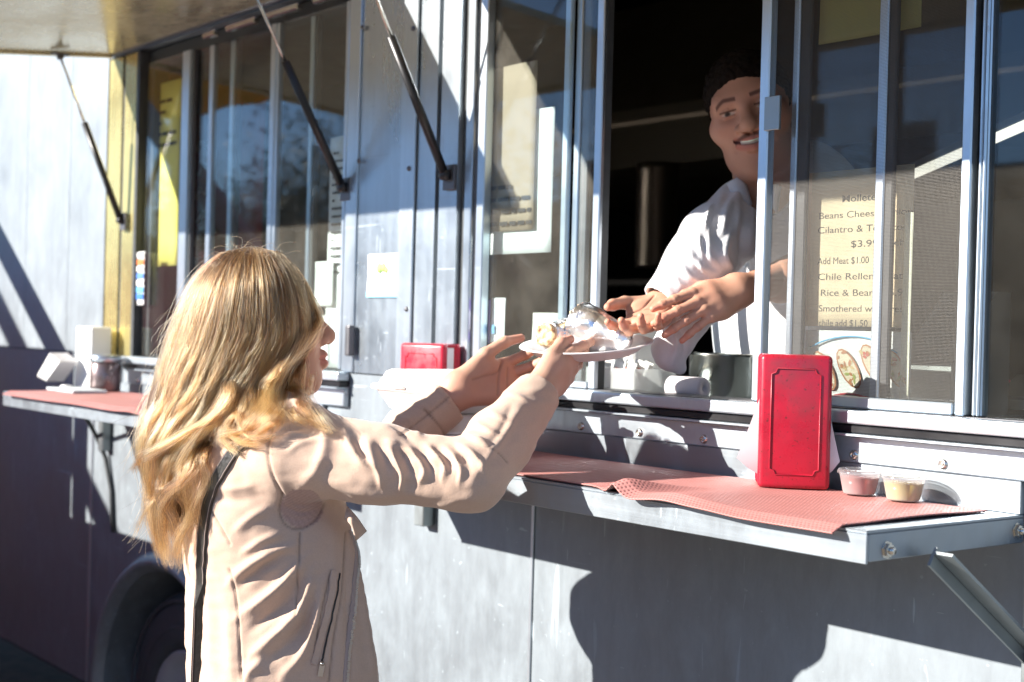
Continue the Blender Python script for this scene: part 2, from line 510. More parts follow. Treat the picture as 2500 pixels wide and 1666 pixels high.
# ------------------------------------------------------------------ the food truck
MT['bracket'] = simple("galvanised_bracket", (0.33, 0.37, 0.38), 0.4, 0.8, 0.15)
truck = thing("food_truck", "aluminium sided food truck with raised awnings and sliding serving windows", "food truck", (-3.0, 1.1, 0))
WZ0, WZ1 = 1.398, 2.29
LX0, LX1 = -4.0, -2.835           # left window
RX0, RX1 = -2.47, -0.92           # right window
ZT = 2.78
def panel(poly, y0=0.0, y1=0.03, mat='wall', name="wall_panel"):
    m = MB(); m.prism(poly, y0, y1, 'xz'); return m.build(name, MT[mat], truck)
def rect(x0, x1, z0, z1): return [(x0, z0), (x1, z0), (x1, z1), (x0, z1)]
gp = 0.0015
xs = [-8.2, -6.3, -5.5, XW(68, 400), XW(172, 400), -4.237]
for a, b in zip(xs[:-1], xs[1:]): panel(rect(a + gp, b - gp, 1.396, ZT))
panel(rect(-8.2, -4.289, 0.37, 1.393))
arc = [(-3.72 + 0.445 * math.cos(math.radians(a)), 0.36 + 0.445 * math.sin(math.radians(a))) for a in range(178, 0, -6)]
panel([(-4.286, 0.37)] + arc + [(-2.1255, 0.37), (-2.1255, 1.27), (-2.1255, 1.393), (-4.286, 1.393)])
panel(rect(-2.1225, -0.45, 0.37, 1.393))
panel(rect(-0.447, 1.4, 0.37, 1.393))
panel(rect(RX1 + 0.002, 1.4, 1.396, ZT))
panel(rect(-4.234, RX1 - 0.002, WZ1 + 0.012, ZT))
for x, w in ((-4.2875, 0.012), (-2.124, 0.008)):
    s = MB(); s.box(x - w / 2, x + w / 2, -0.004, -0.0005, 0.372, 1.31, 0.001); s.build("seam_strip", MT['trim'], truck)
# pillar between the windows with its raised edge strips and screws
panel(rect(-2.815, -2.548, 1.396, WZ1 + 0.008), -0.006, 0.03, 'pillar', "pillar")
for u0, u1 in ((853, 880), (985, 1019)):
    s = MB(); s.box(XW(u0, 500), XW(u1, 500), -0.011, -0.0065, 1.398, WZ1, 0.001); s.build("edge_strip", MT['trim'], truck)
for u, v in ((885, 67), (1008, 70), (876, 393), (998, 412), (992, 755)):
    p = PY(u, v, -0.012); s = MB(); s.lathe([(0.0, 0.004), (0.004, 0.003), (0.006, 0.0)], p, (0, -1, 0), 12); s.build("screw", MT['steel_dark'], truck)
latch = MB(); p = PY(862, 832, -0.012); latch.box(p[0] - 0.009, p[0] + 0.009, -0.03, -0.0115, p[2] - 0.035, p[2] + 0.035, 0.004, 2); latch.build("latch", MT['steel_dark'], truck)
# trim left of the left window, a yellow reflection put into its metal colour
MT['yellow_reflection_trim'] = aluminium("yellow_reflection_trim", 0.75, (0.2, 0.34), 0.3, 0.1, 0.3, tint=(1.0, 0.84, 0.36), dcol=(0.52, 0.46, 0.22))
panel(rect(-4.232, -4.135, 1.396, WZ1 + 0.008), 0.002, 0.03, 'yellow_reflection_trim', "trim_strip")
panel(rect(-4.115, -4.02, 1.396, WZ1 + 0.008), 0.002, 0.03, 'yellow_reflection_trim', "trim_strip")
panel(rect(-4.134, -4.116, 1.396, WZ1 + 0.008), 0.006, 0.03, 'rubber', "trim_gasket")
panel(rect(-4.019, -4.0, 1.396, WZ1 + 0.008), -0.004, 0.03, 'rubber', "trim_gasket")
# trims right of the pillar
for u0, u1, y0, mt, nm in ((1021, 1065, -0.004, 'pillar', "trim_strip"), (1066, 1074, 0.01, 'rubber', "trim_gasket"), (1075, 1118, -0.004, 'pillar', "trim_strip"), (1119, 1131, 0.008, 'rubber', "trim_gasket")):
    panel(rect(XW(u0, 500), XW(u1, 500), 1.396, WZ1 + 0.008), y0, 0.03, mt, nm)

def vbar(parent, x0, x1, y0, y1, z0, z1, mat, name, bev=0.002):
    m = MB(); m.box(x0, x1, y0, y1, z0, z1, bev); return m.build(name, mat, parent)
def ubar(parent, u0, u1, y0, y1, z0, z1, mat, name, v=500):
    return vbar(parent, XW(u0, v, y0), XW(u1, v, y0), y0, y1, z0, z1, mat, name)
def pane(parent, x0, x1, y, z0, z1, mat, name="pane"):
    m = MB(); m.box(x0, x1, y, y + 0.004, z0, z1); return m.build(name, mat, parent)
# --- left window
wl = MB(); wl.box(LX0, LX1, 0.03, 0.075, WZ1 - 0.03, WZ1 + 0.008); wl.box(LX0, LX1, 0.0, 0.075, 1.372, 1.397)
wl.box(LX0, LX0 + 0.03, 0.03, 0.075, 1.398, WZ1 - 0.031); wl.box(LX1 - 0.03, LX1, 0.03, 0.075, 1.398, WZ1 - 0.031)
wl = wl.build("window", MT['rubber'], truck)
ZL0, ZL1 = 1.40, WZ1 - 0.032
for u0, u1, y0, mt in ((437, 455, 0.004, 'trim'), (456, 465, 0.012, 'steel_dark'), (503, 513, 0.02, 'trim'), (554, 563, 0.03, 'trim'), (564, 571, 0.034, 'rubber'), (652, 663, 0.004, 'trim'), (664, 672, 0.008, 'trim'), (748, 756, 0.03, 'trim'), (757, 765, 0.034, 'rubber'), (834, 842, 0.006, 'trim')):
    ubar(wl, u0, u1, y0, y0 + 0.016, ZL0, ZL1, MT[mt], "mullion", 480)
pane(wl, LX0 + 0.03, XW(455, 480), 0.010, ZL0, ZL1, MT['glass_clean']); pane(wl, XW(460, 480), XW(660, 480), 0.024, ZL0, ZL1, MT['glass_clean']); pane(wl, XW(664, 480), LX1 - 0.01, 0.012, ZL0, ZL1, MT['glass'])
for u0, u1 in ((510, 538), (566, 635), (662, 740), (778, 838)):
    m = MB(); m.box(XW(u0, 60), XW(u1, 60), -0.02, -0.002, WZ1 - 0.024, WZ1 - 0.008, 0.003); m.build("track_clip", MT['chrome'], wl)
# sills under both windows
def sill(x0, x1, par=truck):
    s = MB(); s.box(x0, x1, -0.034, -0.0015, 1.376, 1.396, 0.003, 2); s.build("sill_rail", MT['sill'], par)
    s = MB(); s.box(x0, x1, -0.028, -0.0015, 1.362, 1.3745, 0.002); s.build("sill_track", MT['black'], par)
    s = MB(); s.box(x0, x1, -0.036, -0.0015, 1.3575, 1.3615, 0.001); s.build("sill_edge", MT['sill'], par)
    s = MB(); s.box(x0, x1, -0.016, -0.0015, 1.317, 1.357, 0.002); pl_ = s.build("sill_plate", MT['sill'], par)
    n = int((x1 - x0) / 0.155)
    for k in range(n):
        x = x0 + 0.09 + k * 0.155
        r = MB(); r.lathe([(0.0, 0.0035), (0.0022, 0.0035), (0.0025, 0.002), (0.0035, 0.0045), (0.0066, 0.0035), (0.008, 0.0)], (x, -0.016, 1.329), (0, -1, 0), 14); r.build("rivet", MT['chrome'], pl_)
sill(-4.02, -2.80); sill(-2.53, -0.92)
# --- right window
wr = MB(); wr.box(RX0 + 0.075, RX1, 0.03, 0.08, WZ1 - 0.03, WZ1 + 0.008); wr.box(RX0 + 0.075, RX1, 0.0, 0.08, 1.372, 1.397); wr.box(RX1 - 0.03, RX1, 0.0, 0.08, 1.398, WZ1 - 0.031)
wr = wr.build("window", MT['steel_dark'], truck)
ZR0, ZR1 = 1.398, WZ1 - 0.032
for u0, u1, y0, d, mt in ((1132, 1150, 0.004, 0.02, 'pillar'), (1152, 1161, 0.012, 0.02, 'steel_dark'), (1162, 1180, -0.004, 0.02, 'trim'), (1368, 1382, 0.022, 0.012, 'trim'), (1396, 1410, 0.034, 0.012, 'trim'), (1411, 1432, 0.038, 0.012, 'steel_dark'),
                      (1446, 1463, -0.004, 0.02, 'trim'), (1464, 1469, 0.002, 0.02, 'rubber'),
                      (1846, 1869, -0.006, 0.018, 'trim'), (1870, 1874, 0.0, 0.012, 'rubber'), (1925, 1940, 0.030, 0.012, 'trim'), (1941, 1966, 0.034, 0.01, 'rubber'), (2134, 2156, 0.022, 0.012, 'trim'), (2157, 2178, 0.026, 0.01, 'rubber'),
                      (2343, 2367, -0.006, 0.018, 'trim'), (2368, 2384, 0.012, 0.012, 'rubber'), (2385, 2394, 0.002, 0.018, 'pillar'), (2395, 2403, -0.002, 0.018, 'pillar'), (2404, 2410, 0.002, 0.018, 'trim')):
    ubar(wr, u0, u1, y0, y0 + d, ZR0, ZR1, MT[mt], "mullion")
pane(wr, XW(1178, 500), XW(1372, 500), 0.012, ZR0, ZR1, MT['glass']); pane(wr, XW(1384, 500), XW(1448, 500), 0.030, ZR0, ZR1, MT['glass'])
pane(wr, XW(2152, 500, .024), XW(2345, 500), 0.036, ZR0, ZR1, MT['glass_clean']); pane(wr, XW(1935, 500), XW(2136, 500, .024), 0.046, ZR0, ZR1, MT['glass_clean'])
pane(wr, XW(2408, 500), RX1 - 0.03, 0.010, ZR0, ZR1, MT['glass_clean'])
sc = MB(); sc.grid(lambda s, t: (XW(1871, 500) + s * (XW(2344, 500) - XW(1871, 500)), 0.006 + 0.002 * math.sin(5 * s) * math.sin(3 * t), ZR0 + 0.018 + t * (ZR1 - ZR0 - 0.02)), 12, 12)
sc.build("screen", MT['screen'], wr)
m = MB(); m.box(XW(1870, 500), XW(2343, 500), -0.005, 0.012, ZR0, ZR0 + 0.017, 0.002); m.build("bottom_rail", MT['sill'], wr)
m = MB(); m.box(XW(1182, 500), XW(1446, 500), -0.003, 0.014, ZR0, ZR0 + 0.012, 0.002); m.build("bottom_rail", MT['sill'], wr)
m = MB(); a = PY(1868, 238, -0.008); b_ = PY(1903, 316, -0.008); m.box(a[0], b_[0], -0.010, -0.004, b_[2], a[2], 0.001); m.build("pull_tab", MT['bracket'], wr)

# --- awnings, hinges and gas struts
AWL, AWD = 0.92, 0.1023
def awning(x0, x1):
    def zz(y): return 2.302 + AWD * y
    L = MB()
    d = Vector((0, -1, -AWD)).normalized(); nrm = Vector((0, -AWD, 1)).normalized(); ln = AWL * math.sqrt(1 + AWD * AWD)
    c = Vector(((x0 + x1) / 2, -0.008, 2.302)) + d * ln / 2
    L.obox(c + nrm * 0.012, (1, 0, 0), d, nrm, x1 - x0, ln, 0.012, 0.002)
    a_ = L.build("awning", MT['awning'], truck)
    e = MB()
    for x in (x0 + 0.012, x1 - 0.012): e.obox(c + Vector((x - c.x, 0, 0)) + nrm * 0.002, (1, 0, 0), d, nrm, 0.024, ln, 0.008, 0.001)
    e.obox(c + d * (ln / 2 - 0.014) + nrm * 0.002, (1, 0, 0), d, nrm, x1 - x0 - 0.05, 0.028, 0.008, 0.001)
    e.build("edge_frame", MT['awning'], a_)
    h = MB(); h.tube([(x0 + 0.01, -0.012, 2.31), (x1 - 0.01, -0.012, 2.31)], 0.008, 10); h.build("hinge", MT['steel_dark'], a_)
    return a_
aw_l = awning(-4.21, -2.69); aw_r = awning(-2.44, -0.62)
def strut(a, b):
    a, b = Vector(a), Vector(b); d = (b - a)
    s = MB(); s.tube([a + d * 0.0, a + d * 0.42], 0.0036, 10); rod = s.build("gas_strut", MT['chrome'], truck)
    s = MB(); s.tube([a + d * 0.40, a + d * 0.985], [0.0095] * 2, 14); s.build("cylinder", MT['black'], rod)
    s = MB(); s.lathe([(0.0, -0.012), (0.010, -0.012), (0.012, 0.0), (0.010, 0.012), (0.0, 0.012)], b, (1, 0, 0), 14); s.build("ball_joint", MT['black'], rod)
    s = MB(); s.lathe([(0.0, -0.01), (0.008, -0.01), (0.008, 0.01), (0.0, 0.01)], a, (1, 0, 0), 12); s.obox(a + Vector((0, 0, 0.008)), (1, 0, 0), (0, 1, 0), (0, 0, 1), 0.03, 0.05, 0.006, 0.001); s.build("top_bracket", MT['steel_dark'], rod)
    s = MB(); s.box(b.x - 0.018, b.x + 0.022, -0.013, -0.0055, b.z - 0.03, b.z + 0.022, 0.001); bb = s.build("bottom_bracket", MT['steel_dark'], rod)
def aw_pt(x, y): return (x, y, 2.302 + AWD * y - 0.012)
strut(aw_pt(-4.14, -0.19), (-4.08, -0.018, 1.80))
strut(aw_pt(-2.79, -0.30), (-2.826, -0.018, 1.82))
strut(aw_pt(-2.41, -0.265), (-2.42, -0.02, 1.82))
strut(aw_pt(-0.68, -0.265), (-0.80, -0.02, 1.82))

# --- serving shelves
SHY = -0.34
def shelf(x0, x1, zt, brackets):
    s = MB()
    s.box(x0, x1, SHY, -0.003, zt - 0.004, zt, 0.001)
    s.box(x0, x1, SHY, SHY + 0.004, zt - 0.041, zt - 0.0045, 0.001)
    for x in (x0, x1 - 0.004): s.box(x, x + 0.004, SHY + 0.0045, -0.003, zt - 0.038, zt - 0.0045, 0.001)
    sh = s.build("serving_shelf", MT['shelf'], truck)
    s = MB(); s.box(x0, x1, -0.012, -0.0025, zt + 0.0005, 1.3165, 0.001); s.build("upstand", MT['shelf'], sh)
    for x, long in brackets:
        b = MB(); b.box(x - 0.017, x + 0.017, -0.030, -0.0022, zt - (0.30 if long else 0.185), zt - 0.045, 0.002); vb = b.build("wall_rail", MT['bracket'], sh)
        if not long: continue
        b = MB()
        b.bar((x - 0.012, SHY + 0.10, zt - 0.035), (x - 0.012, -0.02, zt - 0.185), 0.004, 0.026); b.bar((x + 0.004, SHY + 0.10, zt - 0.030), (x + 0.004, -0.02, zt - 0.180), 0.026, 0.004)
        b.build("brace", MT['bracket'], sh)
    return sh
sh_r = shelf(-2.52, -1.08, 1.271, ((XW(1030, 1290, -0.02), False), (-1.045, True))); sh_l = shelf(-4.12, -2.90, 1.289, ((XW(252, 1080, -0.02), False), (-3.0, False)))
b = MB(); b.tube([PY(186, 965, -0.2), PY(205, 1010, -0.12), PY(236, 1066, -0.03), PY(258, 1120, -0.012), PY(272, 1200, -0.008), PY(276, 1300, -0.008)], 0.007, 8); b.build("brace_shadow_tube", MT['rubber'], sh_l)  # dark tube drawn in for the curved shadow of a brace on the wall
for yy, zz in ((-0.30, 1.245), (-0.018, 1.25)):
    b = MB(); b.lathe([(0.0, 0.011), (0.0042, 0.011), (0.005, 0.009), (0.005, 0.006)], (-1.08, yy, zz), (1, 0, 0), 12)
    b.lathe([(0.005, 0.006), (0.0085, 0.0055), (0.009, 0.001), (0.012, 0.0008), (0.012, 0.0)], (-1.08, yy, zz), (1, 0, 0), 6, smooth=False); b.build("bolt", MT['chrome'], sh_r)
# perforated upright at the right end: slots as dark recesses
for k in range(6):
    b = MB(); b.box(-1.054, -1.036, -0.0312, -0.0302, 1.195 - k * 0.04, 1.212 - k * 0.04, 0.0003); b.build("slot", MT['black'], sh_r)

# --- wheel, arch, body inside
m = MB(); pr = []
arch = MB()
for rr0, rr1, yy0, yy1 in ((0.438, 0.50, -0.014, -0.0015),):
    pts_o = [(-3.72 + rr1 * math.cos(math.radians(a)), 0.36 + rr1 * math.sin(math.radians(a))) for a in range(0, 181, 6)]
    pts_i = [(-3.72 + rr0 * math.cos(math.radians(a)), 0.36 + rr0 * math.sin(math.radians(a))) for a in range(180, -1, -6)]
    def arch_fn(s, t):
        a = math.pi * s; q = t
        r = 0.438 + 0.062 * q
        return (-3.72 + r * math.cos(a), -0.004 - 0.034 * math.sin(math.pi * min(1, q * 1.15)) , 0.36 + r * math.sin(a))
    arch.grid(arch_fn, 48, 8)
    arch.grid(lambda s, t: (-3.72 + 0.437 * math.cos(math.pi * s), -0.004 + 0.3 * t, 0.36 + 0.437 * math.sin(math.pi * s)), 48, 1)
arch.build("wheel_arch", MT['wall'], truck, False)
w = MB(); w.lathe([(0.20, 0.0), (0.215, -0.028), (0.25, -0.035), (0.33, -0.03), (0.362, -0.012), (0.38, 0.03), (0.38, 0.2), (0.34, 0.24), (0.2, 0.24)], (-3.72, 0.08, 0.365), (0, 1, 0), 56)
for rr in (0.27, 0.345): w.lathe([(rr - 0.006, -0.034), (rr, -0.0385), (rr + 0.006, -0.033)], (-3.72, 0.08, 0.365), (0, 1, 0), 56)
wh = w.build("wheel", MT['rubber'], truck)
w = MB(); w.lathe([(0.0, -0.02), (0.06, -0.018), (0.075, 0.0), (0.14, 0.02), (0.18, 0.0), (0.2, -0.03), (0.206, -0.022), (0.2, 0.02)], (-3.72, 0.08, 0.365), (0, 1, 0), 56); rim = w.build("rim", simple("painted_rim", (0.42, 0.42, 0.43), 0.4, 0.3), wh)
for k in range(8):
    a = k * math.pi / 4; b = MB(); b.lathe([(0.0, 0.02), (0.008, 0.02), (0.01, 0.0)], (-3.72 + 0.1 * math.cos(a), 0.078, 0.365 + 0.1 * math.sin(a)), (0, -1, 0), 8); b.build("lug_nut", MT['chrome'], wh)
b = MB(); b.box(-8.2, 1.4, 0.10, 0.55, 0.30, 0.34); b.box(-4.2, -3.24, 0.36, 0.40, 0.05, 0.82); b.build("chassis", MT['black'], truck)
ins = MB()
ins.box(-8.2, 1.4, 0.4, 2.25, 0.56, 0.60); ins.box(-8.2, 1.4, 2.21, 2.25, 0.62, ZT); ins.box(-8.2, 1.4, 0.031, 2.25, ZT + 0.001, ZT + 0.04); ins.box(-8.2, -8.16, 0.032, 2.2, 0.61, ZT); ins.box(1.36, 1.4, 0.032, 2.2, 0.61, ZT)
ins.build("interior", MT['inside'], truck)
c = MB(); c.box(-4.1, RX1, 0.082, 0.34, 1.352, 1.385, 0.004); c.build("counter", MT['sill'], truck)
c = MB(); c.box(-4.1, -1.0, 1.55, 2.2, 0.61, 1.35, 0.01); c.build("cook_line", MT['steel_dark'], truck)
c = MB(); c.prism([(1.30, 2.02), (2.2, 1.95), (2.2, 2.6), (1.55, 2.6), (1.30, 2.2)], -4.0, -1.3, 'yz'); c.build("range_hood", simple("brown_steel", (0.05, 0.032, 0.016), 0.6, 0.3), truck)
# ------------------------------------------------------------------ sculpting: distance fields turned into meshes
class Field:
    """a sculpted solid: primitives blended smoothly on a voxel grid, meshed by surface nets"""
    def __init__(self, lo, hi, h):
        self.lo = np.array(lo, float); self.h = h
        self.n = np.ceil((np.array(hi) - self.lo) / h).astype(int) + 1
        self.f = np.full(self.n, 9.0, np.float32)
    def _sub(self, lo, hi):
        a = np.clip(np.floor((np.array(lo) - self.lo) / self.h).astype(int), 0, self.n)
        b = np.clip(np.ceil((np.array(hi) - self.lo) / self.h).astype(int) + 1, 0, self.n)
        if np.any(b <= a): return None, None
        ax = [(self.lo[i] + self.h * np.arange(a[i], b[i])).astype(np.float32) for i in range(3)]
        G = np.meshgrid(*ax, indexing='ij', sparse=True)
        return tuple(slice(a[i], b[i]) for i in range(3)), G
    def _mixin(self, sl, d, k, op):
        A = self.f[sl]
        if op == 'add':
            if k > 0:
                hh = np.maximum(k - np.abs(A - d), 0) / k
                self.f[sl] = np.minimum(A, d) - hh * hh * (k * 0.25)
            else: self.f[sl] = np.minimum(A, d)
        else:
            d = -d
            if k > 0:
                hh = np.maximum(k - np.abs(A - d), 0) / k
                self.f[sl] = np.maximum(A, d) + hh * hh * (k * 0.25)
            else: self.f[sl] = np.maximum(A, d)
    def cone(self, a, b, ra, rb, k=0.01, op='add'):
        a = np.asarray(a, float); b = np.asarray(b, float); m = max(ra, rb) + k + 3 * self.h
        sl, G = self._sub(np.minimum(a, b) - m, np.maximum(a, b) + m)
        if sl is None: return self
        ba = b - a; L2 = max(float(ba @ ba), 1e-12)
        px, py, pz = G[0] - a[0], G[1] - a[1], G[2] - a[2]
        t = np.clip((px * ba[0] + py * ba[1] + pz * ba[2]) / L2, 0, 1)
        d = np.sqrt((px - t * ba[0]) ** 2 + (py - t * ba[1]) ** 2 + (pz - t * ba[2]) ** 2) - (ra + (rb - ra) * t)
        self._mixin(sl, d.astype(np.float32), k, op); return self
    def chain(self, pts, rs, k=0.01, op='add'):
        for i in range(len(pts) - 1): self.cone(pts[i], pts[i + 1], rs[i], rs[i + 1], k, op)
        return self
    def ell(self, c, r, R=None, k=0.01, op='add'):
        """ellipsoid; R: rows are its three axes"""
        c = np.asarray(c, float); r = np.asarray(r, float); m = r.max() + k + 3 * self.h
        sl, G = self._sub(c - m, c + m)
        if sl is None: return self
        p = [G[0] - c[0], G[1] - c[1], G[2] - c[2]]
        R = np.eye(3) if R is None else np.asarray(R, float)
        q = [p[0] * R[i][0] + p[1] * R[i][1] + p[2] * R[i][2] for i in range(3)]
        k0 = np.sqrt(sum((q[i] / r[i]) ** 2 for i in range(3))); k1 = np.sqrt(sum((q[i] / r[i] ** 2) ** 2 for i in range(3)))
        d = k0 * (k0 - 1) / np.maximum(k1, 1e-6)
        self._mixin(sl, d.astype(np.float32), k, op); return self
    def cyl(self, a, b, r, k=0.0, op='sub'):
        """flat-ended cylinder"""
        a = np.asarray(a, float); b = np.asarray(b, float); m = r + k + 3 * self.h
        sl, G = self._sub(np.minimum(a, b) - m, np.maximum(a, b) + m)
        if sl is None: return self
        ba = b - a; L = np.linalg.norm(ba); ax = ba / L; c = (a + b) / 2
        p = [G[i] - c[i] for i in range(3)]
        y = p[0] * ax[0] + p[1] * ax[1] + p[2] * ax[2]
        rr = np.sqrt(np.maximum(p[0] ** 2 + p[1] ** 2 + p[2] ** 2 - y * y, 0))
        d0 = rr - r; d1 = np.abs(y) - L / 2
        d = np.minimum(np.maximum(d0, d1), 0) + np.sqrt(np.maximum(d0, 0) ** 2 + np.maximum(d1, 0) ** 2)
        self._mixin(sl, d.astype(np.float32), k, op); return self
    def half(self, c, n, k=0.0):
        """cut away everything on the n side of the plane through c"""
        n = np.asarray(n, float); n = n / np.linalg.norm(n)
        sl, G = self._sub(self.lo, self.lo + self.h * self.n)
        d = (G[0] - c[0]) * n[0] + (G[1] - c[1]) * n[1] + (G[2] - c[2]) * n[2]
        self._mixin(sl, (-d).astype(np.float32), k, 'sub'); return self
    def mesh(self):
        f = np.clip(self.f, -1, 1)
        s = f < 0
        nx, ny, nz = self.n
        c = [f[i:nx - 1 + i, j:ny - 1 + j, k:nz - 1 + k] for i in (0, 1) for j in (0, 1) for k in (0, 1)]
        sg = sum((x < 0).astype(np.int8) for x in c)
        act = np.argwhere((sg > 0) & (sg < 8))
        if len(act) == 0: return np.zeros((0, 3)), np.zeros((0, 4), int)
        idx = np.full((nx - 1, ny - 1, nz - 1), -1, np.int32)
        idx[act[:, 0], act[:, 1], act[:, 2]] = np.arange(len(act))
        cv = np.stack([x[act[:, 0], act[:, 1], act[:, 2]] for x in c], 1)
        off = np.array([(i, j, k) for i in (0, 1) for j in (0, 1) for k in (0, 1)], float)
        acc = np.zeros((len(act), 3)); cnt = np.zeros(len(act))
        for a in range(8):
            for b in range(a + 1, 8):
                if np.abs(off[a] - off[b]).sum() != 1: continue
                cr = (cv[:, a] < 0) != (cv[:, b] < 0)
                t = cv[cr, a] / (cv[cr, a] - cv[cr, b])
                acc[cr] += off[a] + t[:, None] * (off[b] - off[a]); cnt[cr] += 1
        V = self.lo + self.h * (act + acc / cnt[:, None])
        F = []
        for axis in range(3):
            u, v = [(1, 2), (2, 0), (0, 1)][axis]
            sh = [slice(1, self.n[i] - 1) for i in range(3)]; sh[axis] = slice(0, self.n[axis] - 1)
            sh2 = list(sh); sh2[axis] = slice(1, self.n[axis])
            A = s[tuple(sh)]; B = s[tuple(sh2)]
            e = np.argwhere(A != B)
            if len(e) == 0: continue
            fl = A[e[:, 0], e[:, 1], e[:, 2]]
            base = e + np.array([0 if i == axis else 1 for i in range(3)])
            du = np.zeros(3, int); du[u] = 1; dv = np.zeros(3, int); dv[v] = 1
            q = [idx[tuple((base - o).T)] for o in (du * 0, du, du + dv, dv)]
            q = np.stack(q, 1)
            q[~fl] = q[~fl][:, ::-1]
            F.append(q)
        F = np.concatenate(F)
        return V, F[(F >= 0).all(1)]

def vnormals(V, F):
    n = np.cross(V[F[:, 2]] - V[F[:, 0]], V[F[:, 3]] - V[F[:, 1]])
    N = np.zeros_like(V)
    for k in range(4): np.add.at(N, F[:, k], n)
    return N / np.maximum(np.linalg.norm(N, axis=1), 1e-9)[:, None]
def smooth(V, F, it=1, lam=0.5):
    for _ in range(it):
        A = np.zeros_like(V); c = np.zeros(len(V))
        for k in range(4):
            for o in (1, 3):
                np.add.at(A, F[:, k], V[F[:, (k + o) % 4]]); np.add.at(c, F[:, k], 1)
        V = V + lam * (A / np.maximum(c, 1)[:, None] - V)
    return V
def joinm(parts):
    Vs, Fs, o = [], [], 0
    for V, F in parts:
        Vs.append(V); Fs.append(F + o); o += len(V)
    return np.concatenate(Vs), np.concatenate(Fs)
def poly_dist(U, W, line):
    """distance of points (U, W) to a 2-D polyline, signed side, and 0..1 along it"""
    best = np.full(len(U), 1e9); side = np.zeros(len(U)); al = np.zeros(len(U))
    L = np.array(line, float); seg = np.linalg.norm(np.diff(L, axis=0), axis=1); cum = np.concatenate([[0], np.cumsum(seg)]); tot = cum[-1]
    for i in range(len(L) - 1):
        d = L[i + 1] - L[i]; l2 = d @ d
        t = np.clip(((U - L[i, 0]) * d[0] + (W - L[i, 1]) * d[1]) / l2, 0, 1)
        x = U - L[i, 0] - t * d[0]; y = W - L[i, 1] - t * d[1]
        r = np.hypot(x, y); m = r < best
        best[m] = r[m]; side[m] = np.sign(d[0] * y - d[1] * x)[m]; al[m] = ((cum[i] + t * seg[i]) / tot)[m]
    return best, side, al
def curve2(pts, n=24):
    """smooth polyline through control points (Catmull-Rom)"""
    p = np.array(pts, float); p = np.vstack([2 * p[0] - p[1], p, 2 * p[-1] - p[-2]])
    out = []
    m = len(p) - 3
    for s in np.linspace(0, m - 1e-6, n):
        i = int(s); t = s - i; a, b, c, d = p[i:i + 4]
        out.append(0.5 * (2 * b + (c - a) * t + (2 * a - 5 * b + 4 * c - d) * t * t + (3 * b - a - 3 * c + d) * t ** 3))
    return np.array(out)
def crease(V, N, line, width, amp, skew=0.0, facing=True, taper=True):
    """raise (amp > 0) or press in (amp < 0) a fold along a line, as seen from the photographer's side"""
    U, W, T = proj(V)
    line = curve2(line, max(8, 4 * len(line)))
    d, sd, al = poly_dist(U, W, line)
    w = np.where(sd * skew > 0, width * (1 - abs(skew)), width)
    g = np.exp(-(d / w) ** 2)
    if taper: g = g * np.clip(np.sin(np.pi * np.clip(al * 0.94 + 0.03, 0, 1)), 0, 1) ** 0.6
    if facing:
        view = CAM_C - V; view /= np.linalg.norm(view, axis=1)[:, None]
        g = g * np.clip((N * view).sum(1) * 3 + 0.3, 0, 1)
    return V + N * (amp * g)[:, None]

def skin_mat(name, base, red, rough=0.5):
    m = Mat(name)
    a = m.noise(28, 5); b = m.noise(260, 3); c = m.noise(9, 3)
    col = m.mix(m.mr(c, 0.35, 0.7, 0.0, 0.55), base, red)
    col = m.mix(m.mr(a, 0.4, 0.7, 0, 0.18), col, tuple(x * 0.72 for x in base))
    at = m.attr("tone")
    col = m.mix(1.0, col, at.outputs["Color"], 'MULTIPLY')
    m.set(Base_Color=col, Roughness=m.mr(a, 0.3, 0.7, rough - 0.06, rough + 0.08), Normal=m.bump(b, 0.12, 0.0008, m.bump(a, 0.08, 0.003)))
    m.set(Subsurface_Weight=0.12, Subsurface_Radius=(0.010, 0.004, 0.002), Subsurface_Scale=1.0, Specular_IOR_Level=0.4)
    return m.m
MT['skin_w'] = skin_mat("fair_skin", (0.60, 0.36, 0.26), (0.58, 0.27, 0.19))
MT['skin_m'] = skin_mat("brown_skin", (0.58, 0.33, 0.225), (0.58, 0.25, 0.17))

def unit(v):
    v = np.asarray(v, float); return v / np.linalg.norm(v)
def frame(x, zhint):
    x = unit(x); y = unit(np.cross(zhint, x)); z = np.cross(x, y)
    return x, y, z

